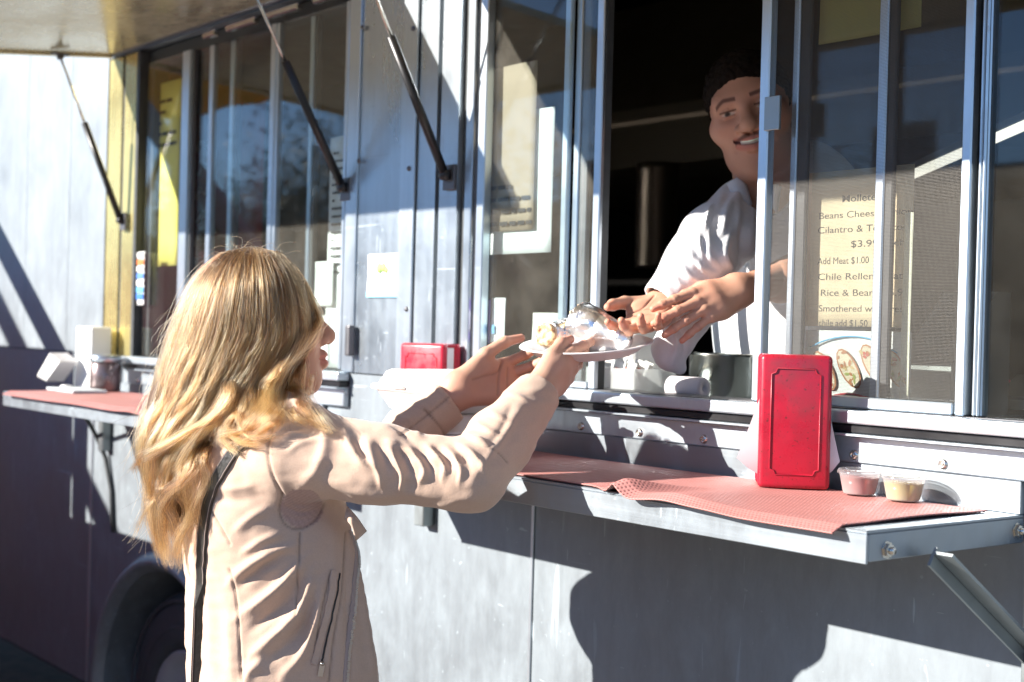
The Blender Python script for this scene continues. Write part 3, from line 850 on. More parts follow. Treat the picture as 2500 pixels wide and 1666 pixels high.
def hand(wrist, fwd, back, side, fingers, thumb, L=0.175, forearm=None, h=0.0013, scale_w=1.0):
    """a hand: wrist point, direction to the knuckles, direction out of its back, thumb side (+1: along back x fwd).
    fingers: for index..little (spread degrees, curl at each joint); thumb: list of local points (x, y, z in hand lengths)"""
    X, Y, Z = frame(fwd, back)           # Y = Z x X
    Y = Y * side
    w0 = np.asarray(wrist, float)
    def G(x, y, z): return w0 + L * (x * X + y * Y * scale_w + z * Z)
    chains = []
    kn = [(0.52, 0.155, 0.015), (0.54, 0.045, 0.028), (0.515, -0.06, 0.02), (0.47, -0.155, 0.0)]
    ln = [(0.235, 0.145, 0.115), (0.262, 0.165, 0.12), (0.24, 0.155, 0.118), (0.185, 0.115, 0.105)]
    rr = [(0.057, 0.05, 0.045, 0.036), (0.058, 0.051, 0.046, 0.037), (0.055, 0.048, 0.043, 0.035), (0.048, 0.042, 0.038, 0.031)]
    nails = []
    for i in range(4):
        sp, c1, c2, c3 = fingers[i]
        d = math.radians(sp); p = np.array(kn[i]); ang = 0.0
        pts = [p.copy()]
        for l, c in zip(ln[i], (c1, c2, c3)):
            ang += math.radians(c)
            dv = np.array([math.cos(ang) * math.cos(d), math.sin(d) * math.cos(ang * 0.6), -math.sin(ang)])
            p = p + l * dv; pts.append(p.copy())
        up = np.array([math.sin(ang), 0, math.cos(ang)])
        nails.append((G(*(pts[3] - 0.02 * dv + up * rr[i][3] * 0.9)), unit(dv[0] * X + dv[1] * Y + dv[2] * Z), unit(up[0] * X + up[2] * Z), rr[i][3] * L))
        chains.append((pts, rr[i]))
    allp = [G(*p) for c, _ in chains for p in c] + [G(*p) for p in thumb] + [w0]
    if forearm is not None: allp.append(np.asarray(forearm))
    lo = np.min(allp, 0) - 0.05; hi = np.max(allp, 0) + 0.05
    F = Field(lo, hi, h)
    k = 0.05 * L
    # wrist, metacarpals, pads of the palm
    if forearm is not None:
        F.chain([forearm, G(-0.02, 0.0, 0.0)], [0.19 * L, 0.145 * L], 0.01)
        F.cone(G(-0.05, 0.055, 0), G(-0.05, -0.06, 0), 0.125 * L, 0.12 * L, 0.02)
    for i in range(4):
        q = kn[i]
        F.cone(G(0.02, q[1] * 0.45, 0.0), G(q[0] * 0.6, q[1] * 0.85, q[2] - 0.012), 0.105 * L, 0.085 * L, k * 1.6)
        F.cone(G(q[0] * 0.6, q[1] * 0.85, q[2] - 0.012), G(q[0], q[1], q[2] - 0.012), 0.083 * L, 0.063 * L, k)
    F.ell(G(0.3, -0.0, -0.02), (0.27 * L, 0.2 * L * scale_w, 0.075 * L), (X, Y, Z), k * 1.5)
    F.ell(G(0.2, 0.14, -0.055), (0.19 * L, 0.085 * L, 0.075 * L), (unit(X * 0.9 + Y * 0.4), unit(Y * 0.9 - X * 0.4), Z), k * 1.5)
    F.ell(G(0.2, -0.13, -0.05), (0.2 * L, 0.07 * L, 0.07 * L), (X, Y, Z), k * 1.5)
    for pts, r in chains:
        H = Field(lo, hi, h) if False else F
        for j in range(3):
            H.cone(G(*pts[j]), G(*pts[j + 1]), r[j] * L, r[j + 1] * L, 0.02 * L)
        for j in (1, 2): H.ell(G(*pts[j]), (r[j] * L * 1.06,) * 3, None, 0.02 * L)
    tp = [G(*p) for p in thumb]; tr = [0.085, 0.066, 0.058, 0.043]
    for j in range(len(tp) - 1): F.cone(tp[j], tp[j + 1], tr[j] * L, tr[j + 1] * L, 0.035 * L)
    dv = unit(tp[-1] - tp[-2]); up = unit(np.cross(dv, np.cross(unit(Z + 0.8 * Y), dv)))
    nails.append((tp[-1] + up * 0.04 * L - dv * 0.03 * L, dv, up, 0.043 * L))
    V, Fc = F.mesh(); V = smooth(V, Fc, 1, 0.4)
    tone = np.ones((len(V), 3))
    # pinker finger ends, palm lines, nails
    for c, dvn, upn, r in nails:
        q = V - c
        a = q @ dvn; b = q @ np.cross(dvn, upn); cc = q @ upn
        m = np.exp(-((a / (1.1 * r)) ** 2 + (b / (0.85 * r)) ** 2) ** 2) * (cc > -0.45 * r)
        tone += (np.array([1.12, 0.98, 1.0]) - 1.0) * m[:, None]
        tipm = np.exp(-((q ** 2).sum(1) / (2.6 * r) ** 2)); tone *= 1 + (np.array([1.02, 0.78, 0.76]) - 1) * (tipm * (1 - m))[:, None]
    loc = np.stack([(V - w0) @ X, (V - w0) @ Y, (V - w0) @ Z], 1) / L
    N = vnormals(V, Fc)
    for pts, r in chains:
        for j, wd in ((1, 0.010), (2, 0.008)):
            c = G(*pts[j]); dvj = unit(G(*pts[j + 1]) - G(*pts[j - 1])); qv = V - c
            al_ = qv @ dvj; near = (qv ** 2).sum(1) < (1.7 * r[j] * L) ** 2
            for o_ in (-0.010, 0.0, 0.010):
                gk = np.exp(-((al_ - o_ * L) / (0.0035 * L * 1.2)) ** 2) * near
                V = V - N * (gk * 0.0022 * L * 1.6)[:, None]; tone *= (1 - 0.16 * gk)[:, None]
    palm = (N @ Z < -0.3)
    for line in ([(0.47, 0.17), (0.36, 0.07), (0.2, 0.05), (0.06, 0.04)], [(0.46, 0.19), (0.38, 0.06), (0.31, -0.08), (0.28, -0.16)], [(0.42, -0.19), (0.44, -0.05), (0.5, 0.09)]):
        d, _, _ = poly_dist(loc[:, 0], loc[:, 1], curve2(line, 14))
        gsn = np.exp(-(d / 0.012) ** 2) * palm
        V = V - N * (gsn * 0.010 * L)[:, None]; tone *= (1 - 0.18 * gsn)[:, None]
    return V, Fc, np.clip(tone, 0.1, 1.6)
# ------------------------------------------------------------------ the customer: woman in a pale pink jacket
W_FW = unit((0.40, 0.916, 0)); _p = math.radians(12)
WF = math.cos(_p) * W_FW + math.sin(_p) * _up; WU = -math.sin(_p) * W_FW + math.cos(_p) * _up; WS = np.cross(WF, WU)   # forward, up, right of the head
HC = P(630, 797, 2.31)
SH_R, EL_R, WR_R = P(735, 1108, 2.17), P(1150, 1163, 2.13), P(1318, 955, 2.30)
SH_L, EL_L, WR_L = P(575, 1125, 2.47), P(892, 1158, 2.445), P(1130, 948, 2.49)
NB = P(612, 1035, 2.33)
TF = unit((0.2, 0.98, 0)); TR = unit((0.98, -0.2, 0)); TB = np.array([TR, TF, _up])
CH, WA, HP = P(640, 1235, 2.325), P(672, 1480, 2.33), P(665, 1700, 2.34)
woman = thing("person", "woman with long wavy blonde hair and pale pink jacket holding out a plate", "person", (HC[0], HC[1], 0))

def head_field(C, S, U_, F_, k, h, smile=0.0, ear=1.0):
    lo = C - 0.2 * k; hi = C + 0.2 * k
    f = Field(lo - np.array([0, 0, 0.06]), hi, h)
    def G(s, u, w): return C + k * (s * S + u * U_ + w * F_)
    R = np.array([S, U_, F_])
    f.ell(G(0, 0.035 - 0.003 * smile, -0.012), np.array([0.075, 0.092 - 0.008 * smile, 0.098]) * k, R, 0.0)
    f.ell(G(0, -0.03, 0.03), np.array([0.064, 0.088, 0.062]) * k, R, 0.03 * k)
    f.ell(G(0, -0.078 - 0.006 * smile, 0.028), np.array([0.052 + 0.006 * smile, 0.042, 0.052]) * k, R, 0.03 * k)
    f.ell(G(0, -0.104 - 0.007 * smile, 0.064), np.array([0.021, 0.017, 0.017]) * k, R, 0.025 * k)
    for s in (-1, 1):
        f.ell(G(s * (0.042 + 0.004 * smile), -0.028 + 0.004 * smile, 0.062), np.array([0.026 + 0.003 * smile, 0.022 + 0.004 * smile, 0.022]) * k, R, 0.025 * k)
        f.ell(G(s * (0.077 - 0.006 * (1 - ear)), -0.012, -0.008 - 0.03 * (1 - ear)), np.array([0.011, 0.033, 0.02]) * k * (0.4 + 0.6 * ear), R, 0.008 * k)
    f.cone(G(-0.042, 0.02, 0.074), G(0.042, 0.02, 0.074), 0.017 * k, 0.017 * k, 0.02 * k)
    no = 0.005 * smile
    f.cone(G(0, 0.012, 0.082), G(0, -0.033 + no, 0.106), 0.009 * k, 0.0125 * k, 0.016 * k)
    f.ell(G(0, -0.037 + no, 0.107), np.array([0.0145, 0.012, 0.012]) * k, R, 0.008 * k)
    for s in (-1, 1):
        f.ell(G(s * (0.0155 + 0.003 * smile), -0.041 + no, 0.094), np.array([0.0095, 0.009, 0.012]) * k, R, 0.006 * k)
        f.ell(G(s * 0.033, -0.001, 0.098), np.array([0.018, 0.0095, 0.014]) * k, R, 0.014 * k, 'sub')
        f.ell(G(s * 0.032, -0.001, 0.0735), np.array([0.0128] * 3) * k, R, 0.002 * k)
        # lids
        up = [G(s * 0.032 + dx, 0.0025 + dz, 0.0735 + dw) for dx, dz, dw in ((-0.015, -0.004, 0.006), (-0.008, 0.0032, 0.0115), (0.0, 0.0045, 0.0128), (0.008, 0.0032, 0.0115), (0.015, -0.003, 0.005))]
        f.chain(up, [0.0026 * k] * 5, 0.003 * k)
        dn = [G(s * 0.032 + dx, -0.0058 + dz, 0.0735 + dw) for dx, dz, dw in ((-0.015, 0.003, 0.006), (-0.007, -0.0005, 0.011), (0.0, -0.0012 + 0.002 * smile, 0.0125), (0.008, 0.0003, 0.011), (0.015, 0.003, 0.005))]
        f.chain(dn, [0.0024 * k] * 5, 0.003 * k)
        f.ell(G(s * 0.0075, -0.049 + no, 0.101), np.array([0.0045, 0.003, 0.006]) * k, R, 0.003 * k, 'sub')
    mo = 0.008 * smile; c = 0.010 * smile + mo; m1 = 0.007 * smile; m2 = -0.004 * smile
    f.chain([G(-0.027 - m1, -0.066 + c, 0.079 + m2), G(-0.012, -0.0635 + mo + (c - mo) * 0.3, 0.0925), G(0, -0.0655 + mo, 0.0955), G(0.012, -0.0635 + mo + (c - mo) * 0.3, 0.0925), G(0.027 + m1, -0.066 + c, 0.079 + m2)], [0.003 * k, 0.0055 * k, 0.0052 * k, 0.0055 * k, 0.003 * k], 0.007 * k)
    f.chain([G(-0.024 - m1, -0.071 + c, 0.081 + m2), G(-0.011, -0.0775 + mo, 0.0905), G(0, -0.079 + mo, 0.0925), G(0.011, -0.0775 + mo, 0.0905), G(0.024 + m1, -0.071 + c, 0.081 + m2)], [0.003 * k, 0.006 * k, 0.0068 * k, 0.006 * k, 0.003 * k], 0.007 * k)
    f.chain([G(-0.029 - m1, -0.0685 + c, 0.083 + m2), G(-0.013, -0.0705 + mo + (c - mo) * 0.2, 0.0985), G(0, -0.0715 + mo, 0.1005), G(0.013, -0.0705 + mo + (c - mo) * 0.2, 0.0985), G(0.029 + m1, -0.0685 + c, 0.083 + m2)], [0.0014 * k, 0.0022 * k, 0.0026 * k, 0.0022 * k, 0.0014 * k], 0.002 * k, 'sub')
    if smile:
        for s in (-1, 1):
            f.chain([G(s * 0.021, -0.04, 0.098), G(s * 0.034, -0.055, 0.09), G(s * 0.037, -0.068, 0.082)], [0.002 * k] * 3, 0.008 * k, 'sub')
    return f, G
fw, GW = head_field(HC, WS, WU, WF, 1.0, 0.0018)
fw.cone(GW(0, -0.05, -0.03), NB - 0.03 * _up, 0.052, 0.056, 0.03)
hv, hf = fw.mesh()
loc = np.stack([(hv - HC) @ WS, (hv - HC) @ WU, (hv - HC) @ WF], 1)
ht = np.ones((len(hv), 3))
lip = np.exp(-((loc[:, 1] + 0.071) / 0.010) ** 4) * (np.abs(loc[:, 0]) < 0.027) * (loc[:, 2] > 0.082)
ht += (np.array([0.95, 0.62, 0.66]) - 1) * lip[:, None]
brow = np.exp(-((loc[:, 1] - 0.022) / 0.005) ** 2) * (np.abs(loc[:, 0]) > 0.014) * (np.abs(loc[:, 0]) < 0.052) * (loc[:, 2] > 0.05)
ht *= (1 - 0.6 * brow)[:, None]
eye = (np.abs(np.abs(loc[:, 0]) - 0.032) < 0.012) * (np.abs(loc[:, 1] + 0.001) < 0.0045) * (loc[:, 2] > 0.07); ht[eye > 0] *= 0.15
# hands
f4 = lambda *a: a
hr = hand(WR_R, 0.58 * CR + 0.48 * CU + 0.62 * CF, -0.75 * CF - 0.50 * CU + 0.3 * CR, 1,
          [(-17, 2, 5, 5), (-21, 13, 14, 10), (-25, 20, 22, 16), (-29, 26, 28, 20)],
          [(0.08, 0.10, -0.03), (0.30, 0.20, -0.07), (0.50, 0.22, -0.09), (0.655, 0.18, -0.09)], 0.168, forearm=WR_R + (EL_R - WR_R) * 0.4)
hl = hand(WR_L, 0.80 * CR + 0.16 * CU + 0.40 * CF, 0.85 * CF - 0.25 * CU - 0.3 * CR, -1,
          [(8, 26, 38, 26), (2, 30, 42, 30), (-4, 32, 44, 30), (-10, 34, 44, 30)],
          [(0.06, 0.13, -0.04), (0.30, 0.27, -0.09), (0.54, 0.355, -0.08), (0.75, 0.37, -0.05)], 0.176, forearm=WR_L + (EL_L - WR_L) * 0.4)
fb = Field(NB - np.array([0.3, 0.2, 0.5]), NB + np.array([0.4, 0.35, 0.12]), 0.008)
fb.ell(CH, (0.13, 0.085, 0.19), TB, 0.0); fb.cone(NB - 0.05 * _up, NB + 0.03 * _up, 0.06, 0.054, 0.04)
for a, b in ((SH_R, EL_R), (SH_L, EL_L)): fb.cone(a, b, 0.04, 0.034, 0.03)
for a, b in ((EL_R, WR_R), (EL_L, WR_L)): fb.cone(a, a + 0.7 * (b - a), 0.033, 0.026, 0.02)
bv, bf = fb.mesh()
V, Fc = joinm([(hv, hf), hr[:2], hl[:2], (bv, bf)])
tone = np.concatenate([np.clip(ht, 0.05, 1.5), hr[2], hl[2], np.ones((len(bv), 3))])
np_mesh("body", V, Fc, MT['skin_w'], woman, True, {"tone": tone})

# --- jacket
h = 0.0032
fj = Field(np.minimum.reduce([SH_L, HP, SH_R, EL_R]) - np.array([0.22, 0.24, 0.10]), np.maximum.reduce([WR_R, WR_L, SH_R, EL_R, EL_L]) + np.array([0.12, 0.1, 0.05]), h)
fj.ell(CH, (0.158, 0.112, 0.22), TB, 0.0)
fj.ell(CH + 0.04 * _up - 0.035 * TF, (0.15, 0.09, 0.15), TB, 0.05)
fj.ell(WA, (0.145, 0.118, 0.24), TB, 0.08)
fj.ell(HP, (0.165, 0.128, 0.24), TB, 0.08)
fj.cone(P(770, 1330, 2.24), P(838, 1720, 2.26), 0.045, 0.062, 0.06)
fj.cone(SH_R + 0.015 * _up - 0.03 * TR, SH_L + 0.015 * _up + 0.03 * TR, 0.062, 0.062, 0.05)
fj.cone(NB - 0.02 * _up, NB + 0.035 * _up, 0.075, 0.066, 0.03)
fj.chain([SH_R - 0.012 * TR, SH_R + (EL_R - SH_R) * 0.45, EL_R], [0.070, 0.056, 0.051], 0.03)
CU_R = WR_R + (EL_R - WR_R) * 0.03
fj.chain([EL_R, EL_R + (CU_R - EL_R) * 0.4, CU_R], [0.051, 0.049, 0.040], 0.02)
fj.chain([SH_L, EL_L], [0.064, 0.045], 0.03)
CU_L = WR_L + (EL_L - WR_L) * 0.14
fj.chain([EL_L, EL_L + (CU_L - EL_L) * 0.5, CU_L], [0.044, 0.039, 0.040], 0.02)
for c, e, ri in ((CU_R, EL_R, 0.034), (CU_L, EL_L, 0.034)):
    d = unit(c - e)
    fj.cyl(c + d * 0.0, c + d * 0.09, 0.075, 0.004); fj.cyl(c - d * 0.045, c + d * 0.02, ri, 0.003)
    fj.cone(c - d * 0.052, c - d * 0.046, 0.001, 0.001, 0.0)
fj.cone(NB + 0.0 * _up, NB + 0.09 * _up, 0.056, 0.060, 0.004, 'sub')
JV, JF = fj.mesh(); JV = smooth(JV, JF, 2, 0.5)
JN = vnormals(JV, JF)
def folds(V, N, F, lst):
    for line, w, a, sk in lst:
        V = crease(V, N, line, w * 0.86, a * 0.88, sk)
    return V
f1 = [  # upper arm and elbow crook: crescents across the top of the sleeve
    ([(838, 1052), (850, 1085), (880, 1120), (905, 1135)], 15, 0.010, 0.5), ([(800, 1040), (790, 1100), (770, 1150), (735, 1185)], 20, 0.006, 0.3),
    ([(895, 1075), (905, 1110), (925, 1160), (930, 1190)], 14, 0.008, 0.5), ([(945, 1085), (962, 1120), (980, 1160), (975, 1195)], 13, 0.009, 0.5), ([(990, 1088), (1015, 1118), (1035, 1150), (1022, 1180)], 12, 0.009, 0.5),
    ([(1040, 1090), (1065, 1115), (1085, 1140), (1080, 1170)], 11, 0.009, 0.5), ([(1085, 1095), (1110, 1120), (1125, 1150), (1120, 1178)], 11, 0.008, 0.5), ([(1120, 1085), (1150, 1108), (1175, 1140), (1185, 1170)], 11, 0.007, 0.5),
    ([(1135, 1060), (1170, 1080), (1205, 1105)], 11, 0.007, 0.5), ([(1160, 1035), (1190, 1052), (1222, 1065)], 10, 0.006, 0.5), ([(1190, 1005), (1215, 1018), (1245, 1030)], 10, 0.005, 0.5),
    ([(920, 1080), (935, 1110), (950, 1150)], 9, -0.006, 0), ([(970, 1088), (990, 1120), (1005, 1160)], 9, -0.007, 0), ([(1015, 1092), (1040, 1120), (1058, 1155)], 9, -0.007, 0), ([(1062, 1092), (1088, 1118), (1103, 1152)], 9, -0.006, 0), ([(1105, 1088), (1132, 1112), (1150, 1145)], 9, -0.006, 0), ([(868, 1062), (878, 1100), (900, 1130)], 10, -0.007, 0),
    ([(900, 1215), (1000, 1205), (1080, 1215)], 22, 0.004, 0.3), ([(760, 1170), (850, 1195), (930, 1225)], 22, 0.004, 0.3), ([(1000, 1240), (1080, 1232), (1150, 1215)], 16, 0.003, 0.3),
    ([(1150, 1180), (1185, 1130), (1235, 1060), (1275, 990)], 15, 0.004, 0.4), ([(1225, 960), (1262, 968), (1300, 990)], 9, 0.004, 0.3), ([(1195, 1090), (1230, 1040), (1250, 985)], 10, -0.003, 0),
    # left sleeve
    ([(940, 1075), (965, 1087), (1000, 1112)], 11, 0.007, 0.4), ([(965, 1020), (1000, 1035), (1025, 1065)], 11, 0.006, 0.4), ([(1010, 985), (1045, 1000), (1065, 1030)], 10, 0.005, 0.4), ([(1060, 945), (1085, 965), (1100, 990)], 9, 0.004, 0.4), ([(945, 1035), (978, 1050), (1008, 1078)], 8, -0.005, 0),
    # back and side: long drapes running down-left from the armpit
    ([(720, 1330), (660, 1350), (600, 1385), (560, 1420)], 18, 0.010, 0.45), ([(735, 1370), (690, 1420), (630, 1470), (585, 1500)], 20, 0.012, 0.45), ([(760, 1400), (735, 1480), (680, 1540), (615, 1600)], 22, 0.013, 0.45), ([(785, 1420), (770, 1500), (740, 1590), (690, 1650)], 20, 0.011, 0.4),
    ([(700, 1350), (640, 1385), (585, 1430)], 13, -0.008, 0), ([(735, 1420), (690, 1480), (610, 1540)], 15, -0.010, 0), ([(765, 1450), (735, 1540), (660, 1610)], 16, -0.010, 0),
    ([(530, 1190), (570, 1195), (625, 1185)], 14, 0.004, 0.4), ([(520, 1215), (575, 1222), (640, 1210)], 14, -0.004, 0.0), ([(655, 1240), (610, 1265), (570, 1300)], 18, 0.006, 0.4), ([(690, 1300), (640, 1318), (590, 1350)], 12, 0.006, 0.4),
    ([(560, 1480), (560, 1560), (570, 1660)], 20, 0.005, 0.3), ([(640, 1610), (610, 1640), (590, 1680)], 18, 0.007, 0.4), ([(505, 1400), (512, 1520), (515, 1660)], 16, 0.004, 0.0), ([(455, 1280), (465, 1360), (480, 1440)], 9, 0.005, 0.3), ([(470, 1250), (482, 1340), (492, 1420)], 8, -0.004, 0),
    # shoulder and collar
    ([(672, 1060), (700, 1040), (735, 1038)], 10, 0.007, 0.3), ([(690, 1075), (720, 1060), (765, 1062)], 9, 0.005, 0.3), ([(684, 1050), (712, 1048), (750, 1050)], 8, -0.005, 0), ([(700, 1105), (740, 1080), (800, 1070)], 12, 0.004, 0.3),
    ([(700, 1225), (730, 1240), (780, 1238)], 6, 0.004, 0.3), ([(698, 1250), (735, 1262), (775, 1252)], 6, 0.004, 0.3),
    # open front
    ([(866, 1330), (880, 1450), (905, 1600), (915, 1680)], 12, 0.008, 0.2), ([(845, 1300), (848, 1450), (850, 1560), (845, 1690)], 9, -0.006, 0), ([(815, 1290), (812, 1450), (800, 1600)], 18, 0.004, 0.2),
]
JV = folds(JV, JN, JF, f1)
JV = smooth(JV, JF, 1, 0.35)
JN = vnormals(JV, JF)
# small random creasing of the cloth
rnd = np.array([mnoise.noise(Vector(p) * 22) + 0.5 * mnoise.noise(Vector(p) * 47) for p in JV])
rn2 = np.array([mnoise.noise(Vector((p[0] * 30, p[1] * 30, p[2] * 75))) for p in JV])
JV = JV + JN * (0.0020 * rnd + 0.0012 * rn2)[:, None]
JT = np.ones((len(JV), 3))
seams = [([(676, 1027), (660, 1062), (654, 1112), (666, 1162), (689, 1208)], 3.0), ([(689, 1208), (682, 1245), (692, 1275), (715, 1291), (745, 1288), (775, 1265), (792, 1232)], 2.6),
         ([(560, 1392), (575, 1450), (582, 1520), (590, 1666)], 2.2), ([(732, 1300), (728, 1400), (720, 1500)], 2.0), ([(808, 1395), (785, 1500), (765, 1620)], 2.0), ([(516, 1250), (540, 1290), (562, 1330)], 2.0),
         ([(1195, 1090), (1222, 1110), (1240, 1130)], 1.8), ([(1035, 1000), (1072, 1040), (1085, 1062)], 2.2), ([(980, 1062), (1050, 1008), (1120, 950)], 2.0), ([(845, 1300), (835, 1450), (815, 1560), (800, 1690)], 2.2)]
U_, W_, T_ = proj(JV)
view = CAM_C - JV; view /= np.linalg.norm(view, axis=1)[:, None]; fac = (JN * view).sum(1)
for line, w in seams:
    d, _, _ = poly_dist(U_, W_, curve2(line, 30))
    gsm = np.exp(-(d / (w * 1.3)) ** 2) * (fac > 0.05)
    JV = JV - JN * (0.0026 * gsm)[:, None]
    JT *= (1 - 0.38 * np.exp(-(d / w) ** 2) * (fac > 0.05))[:, None]
rib = (((U_ - 737) / 52) ** 2 + ((W_ - 1240) / 48) ** 2 < 1) & (fac > -0.1) & (T_ < 2.35) & (W_ > 1196)
JT[rib] *= np.array([0.86, 0.80, 0.88])
JT[rib] *= (0.90 + 0.10 * np.sin((U_[rib] * 0.5 + W_[rib]) * 0.9))[:, None]
mj = Mat("pale_pink_suede")
c = mj.noise(7, 4); fz = mj.noise(420, 3); wv = mj.noise(60, 4)
col = mj.mix(mj.mr(c, 0.3, 0.7, 0, 1), (0.565, 0.40, 0.30), (0.61, 0.44, 0.335))
col = mj.mix(mj.mr(fz, 0.35, 0.7, 0, 0.32), col, (0.44, 0.31, 0.25))
mj.set(Base_Color=mj.mix(1.0, col, mj.attr("tone").outputs["Color"], 'MULTIPLY'), Roughness=0.9, Sheen_Weight=0.25, Sheen_Roughness=0.5, Normal=mj.bump(fz, 0.22, 0.0012, mj.bump(wv, 0.15, 0.003)), Specular_IOR_Level=0.2)
MT['jacket'] = mj.m
jacket = np_mesh("jacket", JV, JF, MT['jacket'], woman, True, {"tone": JT})
def surf(u, v, off=0.0, r=7):
    d = np.hypot(U_ - u, W_ - v); m = np.where((d < r) & (fac > 0))[0]
    while len(m) == 0: r *= 1.6; m = np.where((d < r) & (fac > -0.2))[0]
    m = m[T_[m] < T_[m].min() + 0.02]
    p = JV[m].mean(0); n = unit(JN[m].mean(0))
    return p + n * off, n
def strip(pts, w, th, name, mat, parent):
    """flat band along surface points (position, normal)"""
    mb = MB(); P_ = [Vector(p) for p, n in pts]; N_ = [Vector(n) for p, n in pts]
    rows = []
    for i in range(len(P_)):
        t = (P_[min(i + 1, len(P_) - 1)] - P_[max(i - 1, 0)]).normalized(); s = t.cross(N_[i]).normalized(); n = s.cross(t)
        if n.dot(N_[i]) < 0: n = -n
        rows.append([mb.bm.verts.new(P_[i] + s * a * w / 2 + n * b * th) for a, b in ((-1, 0.0), (-0.85, 1.0), (0.85, 1.0), (1, 0.0))])
    for i in range(len(rows) - 1):
        for k in range(4):
            f_ = mb.bm.faces.new((rows[i][k], rows[i][(k + 1) % 4], rows[i + 1][(k + 1) % 4], rows[i + 1][k])); f_.smooth = False
    for r_ in (rows[0][::-1], rows[-1]): mb.bm.faces.new(r_)
    o = mb.build(name, mat, parent)
    at_ = o.data.color_attributes.new('tone', 'FLOAT_COLOR', 'POINT'); at_.data.foreach_set('color', np.ones(4 * len(o.data.vertices), np.float32))
    return o
MT['zip_metal'] = simple("zip_metal", (0.55, 0.53, 0.5), 0.3, 1.0)
MT['zip_tape'] = simple("zip_tape", (0.40, 0.31, 0.28), 0.85)
zl = [surf(u, v, 0.0008) for u, v in curve2([(852, 1296), (868, 1345), (864, 1430), (856, 1520), (848, 1600), (842, 1690)], 40)]
strip(zl, 0.009, 0.001, "zip_tape", MT['zip_tape'], jacket)
tb = MB()
for i, (u, v) in enumerate(curve2([(857, 1300), (873, 1345), (869, 1430), (861, 1520), (853, 1600), (847, 1690)], 120)):
    p, n = surf(u, v, 0.0022); tb.obox(p, CR, n, CU, 0.004, 0.002, 0.0022)
z_ = tb.build("zip_teeth", MT['zip_metal'], jacket); z_["kind"] = "stuff"
pk = [surf(u, v, 0.0006) for u, v in curve2([(829, 1400), (822, 1450), (808, 1520), (792, 1585), (786, 1618)], 20)]
strip(pk, 0.0030, 0.0006, "pocket_zip", MT['black'], jacket)
pw = [surf(u - 10, v, 0.0006) for u, v in curve2([(826, 1392), (818, 1450), (803, 1520), (786, 1585), (778, 1622)], 20)]
strip(pw, 0.011, 0.0028, "pocket_welt", MT['jacket'], jacket)
pz = MB(); p, n = surf(785, 1622, 0.004); q, _ = surf(781, 1650, 0.004); pz.bar(p, q, 0.008, 0.002, n); pz.tube([Vector(p) + Vector(n) * 0.002 + Vector(CU) * 0.004, p], 0.003, 8); pz.build("zip_pull", MT['zip_metal'], jacket)
# folded lapel at the open neck
lp = MB()
lq = [P(848, 1236, 2.175), P(872, 1262, 2.165), P(896, 1297, 2.20), P(868, 1322, 2.20), P(866, 1282, 2.16), P(840, 1290, 2.165)]
def lap(s, t):
    a = curve2([lq[0], lq[1], lq[2]], 9)[min(8, int(round(s * 8)))]; b = curve2([lq[0] + np.array([0, -.004, -.02]), lq[5] * 0.35 + lq[4] * 0.65, lq[3]], 9)[min(8, int(round(s * 8)))]
    return a * (1 - t) + b * t - CF * 0.012 * math.sin(math.pi * t)
lp.grid(lap, 8, 6)
lo_ = lp.build("lapel", MT['jacket'], jacket)
mod = lo_.modifiers.new("thickness", 'SOLIDIFY'); mod.thickness = 0.003
lat = lo_.data.color_attributes.new("tone", 'FLOAT_COLOR', 'POINT'); lat.data.foreach_set("color", np.ones(4 * len(lo_.data.vertices), np.float32))
# --- trousers and shoes (below the picture)
ft = Field(np.array([HP[0] - 0.25, HP[1] - 0.25, 0.0]), np.array([HP[0] + 0.25, HP[1] + 0.25, HP[2] + 0.05]), 0.008)
ft.ell(HP - 0.06 * _up, (0.155, 0.115, 0.14), TB, 0.0)
for s in (-1, 1):
    o = HP + TR * 0.08 * s
    ft.chain([o - 0.1 * _up, np.array([o[0], o[1], 0.48]), np.array([o[0], o[1] - 0.01, 0.09])], [0.085, 0.058, 0.045], 0.04)
tv, tf = ft.mesh(); np_mesh("trousers", tv, tf, simple("dark_denim", (0.03, 0.04, 0.07), 0.85), woman)
for s in (-1, 1):
    o = HP + TR * 0.08 * s; fs = Field(np.array([o[0] - 0.15, o[1] - 0.2, -0.03]), np.array([o[0] + 0.15, o[1] + 0.25, 0.16]), 0.006)
    fs.chain([np.array([o[0], o[1] - 0.04, 0.035]), np.array([o[0], o[1] + 0.13, 0.03])], [0.045, 0.036], 0.01); fs.cone((o[0], o[1] - 0.01, 0.04), (o[0], o[1] - 0.01, 0.12), 0.045, 0.042, 0.03); fs.half((0, 0, 0.0), (0, 0, -1))
    sv, sf = fs.mesh(); np_mesh("shoe", sv, sf, MT['black'], woman)

# --- shoulder bag with its strap
bag = thing("shoulder_bag", "black leather shoulder bag hanging by a strap down the woman's back", "bag", tuple(P(470, 2000, 2.3)))
MT['leather'] = simple("black_leather", (0.022, 0.020, 0.018), 0.42, 0, 0.3, 40, 0.35, 160)
sp = []
for u, v in curve2([(612, 1078), (582, 1093), (548, 1140), (520, 1195), (504, 1260), (497, 1340), (494, 1420)], 26):
    p, n = surf(u, v, 0.0025, 10); sp.append((p, unit(n - 0.4 * CF)))
last = sp[-1][0]
for k in range(1, 9):
    q = last * (1 - k / 8) + (P(470, 1960, 2.27)) * (k / 8); sp.append((q, -CF))
strap = strip(sp, 0.021, 0.0035, "strap", MT['leather'], bag)
stb = [strip([(p + np.cross(unit(sp[min(i + 1, len(sp) - 1)][0] - sp[max(i - 1, 0)][0]), n) * o + n * 0.0036, n) for i, (p, n) in enumerate(sp)], 0.0009, 0.0004, "stitch_line", MT['zip_tape'], strap) for o in (-0.0075, 0.0075)]
